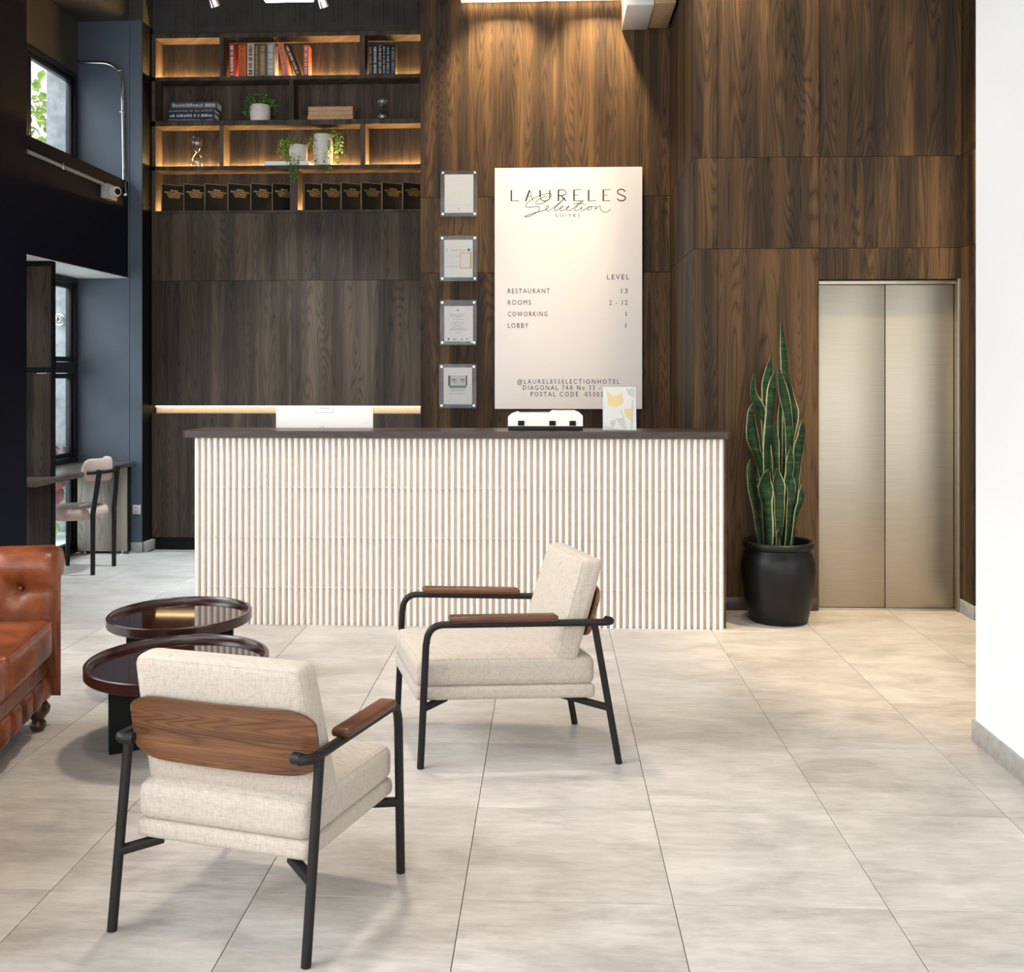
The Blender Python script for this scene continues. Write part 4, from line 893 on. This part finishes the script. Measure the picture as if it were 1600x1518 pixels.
coffee_table(c1.x, c1.y, 280*c1.y/F/2, .345, R(32), 'round oxblood tray table nearer the front lounge chair')
coffee_table(c2_.x, c2_.y, 220*c2_.y/F/2, .345, R(10), 'round oxblood tray table nearer the reception counter')

# ================================================================ LOUNGE CHAIRS
def lounge(label, A, B, Cc, D, k, br=1.0):
    A, B, Cc, D = [Vector((*p, 0)) for p in (A, B, Cc, D)]
    ctr = (A+B+Cc+D)/4; t = thing('lounge_chair', ctr, label, 'chair', 'linen lounge chairs')
    def W(u, v, z): p = A*(1-u)*(1-v) + B*u*(1-v) + Cc*u*v + D*(1-u)*v; return Vector((p.x, p.y, z*k))
    wid = ((B-A).length + (Cc-D).length)/2; dep = ((D-A).length + (Cc-B).length)/2
    ar = .545; r_ = .0135
    for u in (0, 1):
        s = 1 if u == 0 else -1
        bm = BM(); pts = [W(u, 1, 0), W(u, .985, .25), W(u, .972, ar-.075)] + arc(W(u, .970, ar-.07), W(u, .965, ar), W(u, .88, ar), 8) + [W(u, .5, ar), W(u, .10, ar)] + arc(W(u, .085, ar), W(u, .035, ar), W(u+s*.05, .030, ar), 6)
        tube(bm, pts, r_, 12); mesh_obj('arm_frame', bm, M['black_metal'], t, 60)
        bm = BM(); tube(bm, [W(u, .125, ar-.004), W(u, 0, 0)], r_, 12); mesh_obj('leg', bm, M['black_metal'], t, 60)
        bm = BM(); tube(bm, [W(u+s*.04, .034, ar), W(u+s*.085, .045, ar)], .016, 12); mesh_obj('lug', bm, M['black_metal'], t, 60)
        bm = BM(); hp = .27*dep
        def fm(p, u=u): return W(u + p.x/wid, .585 + p.y/dep, (ar + .022)) + Vector((0, 0, p.z*k))
        rbox(bm, .028, hp, .0135, .011, fm, 4); mesh_obj('armrest', bm, M['arm_wood'], t, 60)
        for v0, v1, uu, z0 in ((.985, .85, .16, .228), (.052, .30*br, .30*br, .216)):
            bm = BM(); p0, p1 = W(u, v0, z0), W(u+s*uu, v1, .240); d = (p1-p0); L_ = d.length; Mx = Matrix.Translation(p0) @ d.to_track_quat('X', 'Z').to_matrix().to_4x4()
            box(bm, 0, L_, -.013, .013, -.011, .011, bev=.003, Mx=Mx); mesh_obj('bracket', bm, M['black_metal'], t)
    u0, u1, v0, v1 = .045, .955, .105, 1.02
    uc, vc = (u0+u1)/2, (v0+v1)/2; hx, hy = (u1-u0)/2*wid, (v1-v0)/2*dep
    def seat(z0, z1, r, bul):
        hz = (z1-z0)/2
        def f(p):
            b_ = bul*(1-(p.x/hx)**2)*(1-(p.y/hy)**2)
            return W(uc + p.x/wid, vc + p.y/dep, (z0+z1)/2 + p.z + (b_ if p.z > 0 else -b_*.25))
        return rbox(BM(), hx, hy, hz, r, f, 8), f, hz
    bm, f, hz = seat(.245, .300, .018, .0); mesh_obj('seat_base', bm, M['linen'], t, 60)
    bm, f, hz = seat(.296, .408, .032, .022); sc2 = mesh_obj('seat_cushion', bm, M['linen'], t, 60)
    bm = BM()
    loop = [f(Vector((x, y, hz-.008))) for x, y in rloop(hx-.012, hy-.012, .024)]
    tube(bm, loop, .0028, 6); mesh_obj('piping', bm, M['linen'], sc2)
    # back cushion
    hw, ht, hd_ = .435*wid, .203, .042; vb = .20 + hd_/dep
    def fb(p):
        s = (p.z+ht)/(2*ht); vv = vb - .145*s; bul = .016*(1-(p.x/hw)**2)*(1-(p.z/ht)**2)
        return W(.5 + .018*(1-s) + p.x/wid*(1+.08*(1-s)), vv, .385 + s*2*ht*.985) + (W(.5, 1, 0)-W(.5, 0, 0)).normalized()*(p.y + bul*(1 if p.y > 0 else -.5)) + Vector((0, 0, (p.y*.10)*k))
    bm = rbox(BM(), hw, hd_, ht, .026, fb, 8); bc = mesh_obj('back_cushion', bm, M['linen'], t, 60)
    bm = BM()
    for sg_ in (-1, 1): tube(bm, [fb(Vector((x, sg_*(hd_-.007), z))) for x, z in rloop(hw-.009, ht-.009, .020)], .0026, 6)
    mesh_obj('piping', bm, M['linen'], bc)
    # curved wooden back panel
    fw = (W(.5, 1, 0)-W(.5, 0, 0)).normalized(); hw, z0, z1 = .482*wid, .475, .668
    bm = BM(); nx, nz = 28, 8; G_ = {}
    for sd in (0, 1):
        for i in range(nx+1):
            for j in range(nz+1):
                x, z = math.sin(math.pi/2*(-1+2*i/nx)), -1+2*j/nz
                rx = .10/hw; rz = .045/((z1-z0)/2); zz = z
                ex = max(0, abs(x)-(1-rx))/rx; lim = (1-rz) + rz*math.sqrt(max(0, 1-ex*ex)); zz = z*lim
                s = ((zz+1)/2*(z1-z0)+z0-.385)/(2*ht)
                G_[sd, i, j] = bm.verts.new(W(.515 + x*hw/wid, vb-.145*s, (z0+z1)/2 + zz*(z1-z0)/2) - fw*(hd_*k*1.02 + .016 - .024*x*x*0 + .018*(1-x*x) + (0 if sd == 0 else -.011)))
    for sd in (0, 1):
        for i in range(nx):
            for j in range(nz): bm.faces.new([G_[sd, i+a, j+b_] for a, b_ in ((0, 0), (1, 0), (1, 1), (0, 1))])
    for i in range(nx):
        for j in (0, nz): bm.faces.new((G_[0, i, j], G_[0, i+1, j], G_[1, i+1, j], G_[1, i, j]))
    for j in range(nz):
        for i in (0, nx): bm.faces.new((G_[0, i, j], G_[0, i, j+1], G_[1, i, j+1], G_[1, i, j]))
    mesh_obj('back_panel', bm, M['chair_wood'], t, 50)
lounge('beige linen lounge chair seen from behind, its walnut back panel showing', (-1.178, 2.605), (-.615, 2.466), (-.447, 2.949), (-1.010, 3.088), .945, .55)
lounge('beige linen lounge chair in side view before the reception counter', (.269, 3.814), (.11, 4.24), (-.66, 4.255), (-.49, 3.731), 1.0)

# ================================================================ CHESTERFIELD SOFA
so = Vector((-2.114, 4.153, 0)); ts = Vector((.206, -.979, 0)).normalized(); ns = Vector((.979, .206, 0)).normalized()
sf = thing('chesterfield_sofa', so + ts*.95 - ns*.45, 'cognac brown leather chesterfield sofa at the left edge', 'sofa')
def S(s, q, z): return so + ts*s - ns*q + Vector((0, 0, z))
SL = 1.95
def srb(name, s0, s1, q0, q1, z0, z1, r, bulge=0, mat='leather', parent=sf, front=0):
    hs, hq, hz = (s1-s0)/2, (q1-q0)/2, (z1-z0)/2
    def f(p):
        b_ = bulge*(1-(p.x/hs)**2)*(1-(p.y/hq)**2) if p.z > 0 else 0
        fr = -front*(1-(p.x/hs)**2)*(1-(p.z/hz)**2) if p.y < 0 else 0
        return S((s0+s1)/2 + p.x, (q0+q1)/2 + p.y + fr, (z0+z1)/2 + p.z + b_)
    return mesh_obj(name, rbox(BM(), hs, hq, hz, r, f, 9), M[mat], parent, 60), f, hs, hq, hz
srb('seat_rail', .01, SL-.01, .015, .86, .235, .315, .014)
# tufted base front
bm = BM(); G_ = {}; nx, nz = 150, 10
for i in range(nx+1):
    for j in range(nz+1):
        s = .012 + (SL-.024)*i/nx; z = .118 + .117*j/nz; ph = (s/.135) % 1.0; d = min(ph, 1-ph)*.135; jj = j/nz
        q = .012 + .016*math.exp(-d/.016) + .012*math.exp(-(d/.018)**2 - ((jj-.5)/.2)**2) + .02*(2*abs(jj-.5))**6
        G_[i, j] = bm.verts.new(S(s, q, z))
for i in range(nx):
    for j in range(nz): bm.faces.new((G_[i, j], G_[i+1, j], G_[i+1, j+1], G_[i, j+1]))
bk = [bm.verts.new(S(s, .10, z)) for s, z in ((.012, .118), (SL-.012, .118), (SL-.012, .235), (.012, .235))]; bm.faces.new(bk)
bm.faces.new([G_[i, 0] for i in range(nx+1)] + [bk[1], bk[0]]); bm.faces.new([G_[i, nz] for i in range(nx+1)][::-1] + [bk[3], bk[2]])
mesh_obj('tufted_base', bm, M['leather'], sf, 60)
bx_m = lambda *a: None
srb('under_frame', .02, SL-.02, .10, .86, .118, .234, .01, mat='black')
for k in range(3):
    s0 = .115 + k*.575; o, f, hs, hq, hz = srb('seat_cushion', s0, s0+.57, -.012, .66, .318, .475, .030, .022, front=.012)
    bm = BM(); tube(bm, [f(Vector((-hs+.02+(2*hs-.04)*i/14, -hq+.004, hz-.012))) for i in range(15)], .004, 6); tube(bm, [f(Vector((-hs+.008, -hq+.02+(2*hq-.04)*i/14, hz-.010))) for i in range(15)], .004, 6); mesh_obj('piping', bm, M['leather'], o)
# rolled arms: inner tufted face
def arm(s_in, sgn):
    """s_in: inner face position, sgn +1 for the far arm (inner face looks to +s)"""
    prof = [(.0, .315), (.0, .50), (.004, .60), (.012, .66), (.012, .70), (-.004, .735), (-.035, .760), (-.085, .768), (-.13, .755), (-.158, .715), (-.155, .675), (-.13, .645), (-.105, .63), (-.10, .45), (-.10, .118)]
    # parameter along the section, resampled
    L_ = [Vector(p) for p in catmull(prof, 4)]; nq = 60; bm = BM(); V = []
    for i in range(nq+1):
        q = -.012 + .90*i/nq; row = []
        for j, p in enumerate(L_):
            off = 0
            if p.x > -.02 and p.y > .30:
                for (bq, bz) in ((.13, .60), (.39, .60), (.65, .60), (.26, .715), (.52, .715), (.78, .715)):
                    dq, dz = q-bq, p.y-bz; rad = math.hypot(dq, dz); off -= .036*math.exp(-(rad/.038)**2) + .012*math.exp(-rad/.05)
                
                for (q0, z0, q1, z1) in ((.13, .60, -.02, .597), (.13, .60, .26, .715), (.13, .60, .25, .46), (.39, .60, .26, .715), (.39, .60, .52, .715), (.39, .60, .5, .46), (.39, .60, .28, .46), (.65, .60, .52, .715), (.65, .60, .78, .715)):
                    dx_, dz_ = q1-q0, z1-z0; ll = dx_*dx_+dz_*dz_; tt = max(0, min(1, ((q-q0)*dx_+(p.y-z0)*dz_)/ll)); off -= .012*math.exp(-math.hypot(q-q0-tt*dx_, p.y-z0-tt*dz_)/.010)
                off += .020
            fr = .012*max(0, 1-i/2.0)
            row.append(bm.verts.new(S(s_in + sgn*(p.x + off - (fr if p.x > -.02 else -fr*.5)), q, p.y - (fr if p.y > .6 else 0))))
        V.append(row)
    for a, b_ in zip(V, V[1:]):
        for j in range(len(L_)-1): bm.faces.new((a[j], a[j+1], b_[j+1], b_[j]))
        bm.faces.new((a[-1], a[0], b_[0], b_[-1]))
    bm.faces.new(V[0][::-1]); bm.faces.new(V[-1]); ao = mesh_obj('arm', bm, M['leather'], sf, 70)
    for (bq, bz) in ((.13, .60), (.39, .60)):
        bm = BM(); bmesh.ops.create_uvsphere(bm, u_segments=10, v_segments=6, radius=.012, matrix=Matrix.Translation(S(s_in - sgn*.024, bq, bz))); mesh_obj('button', bm, M['leather'], ao)
arm(.10, 1); arm(SL-.10, -1)
srb('backrest', .0, SL, .66, .88, .315, .76, .09)
for s in (.08, SL-.08):
    for q in (.06, .82):
        bm = BM(); lathe(bm, [(0, .0005), (.022, .0005), (.030, .012), (.034, .03), (.024, .045), (.030, .055), (.046, .075), (.050, .095), (.040, .112), (.036, .1175), (0, .1175)], S(s, q, 0), 20); mesh_obj('foot', bm, M['turned'], sf, 50)
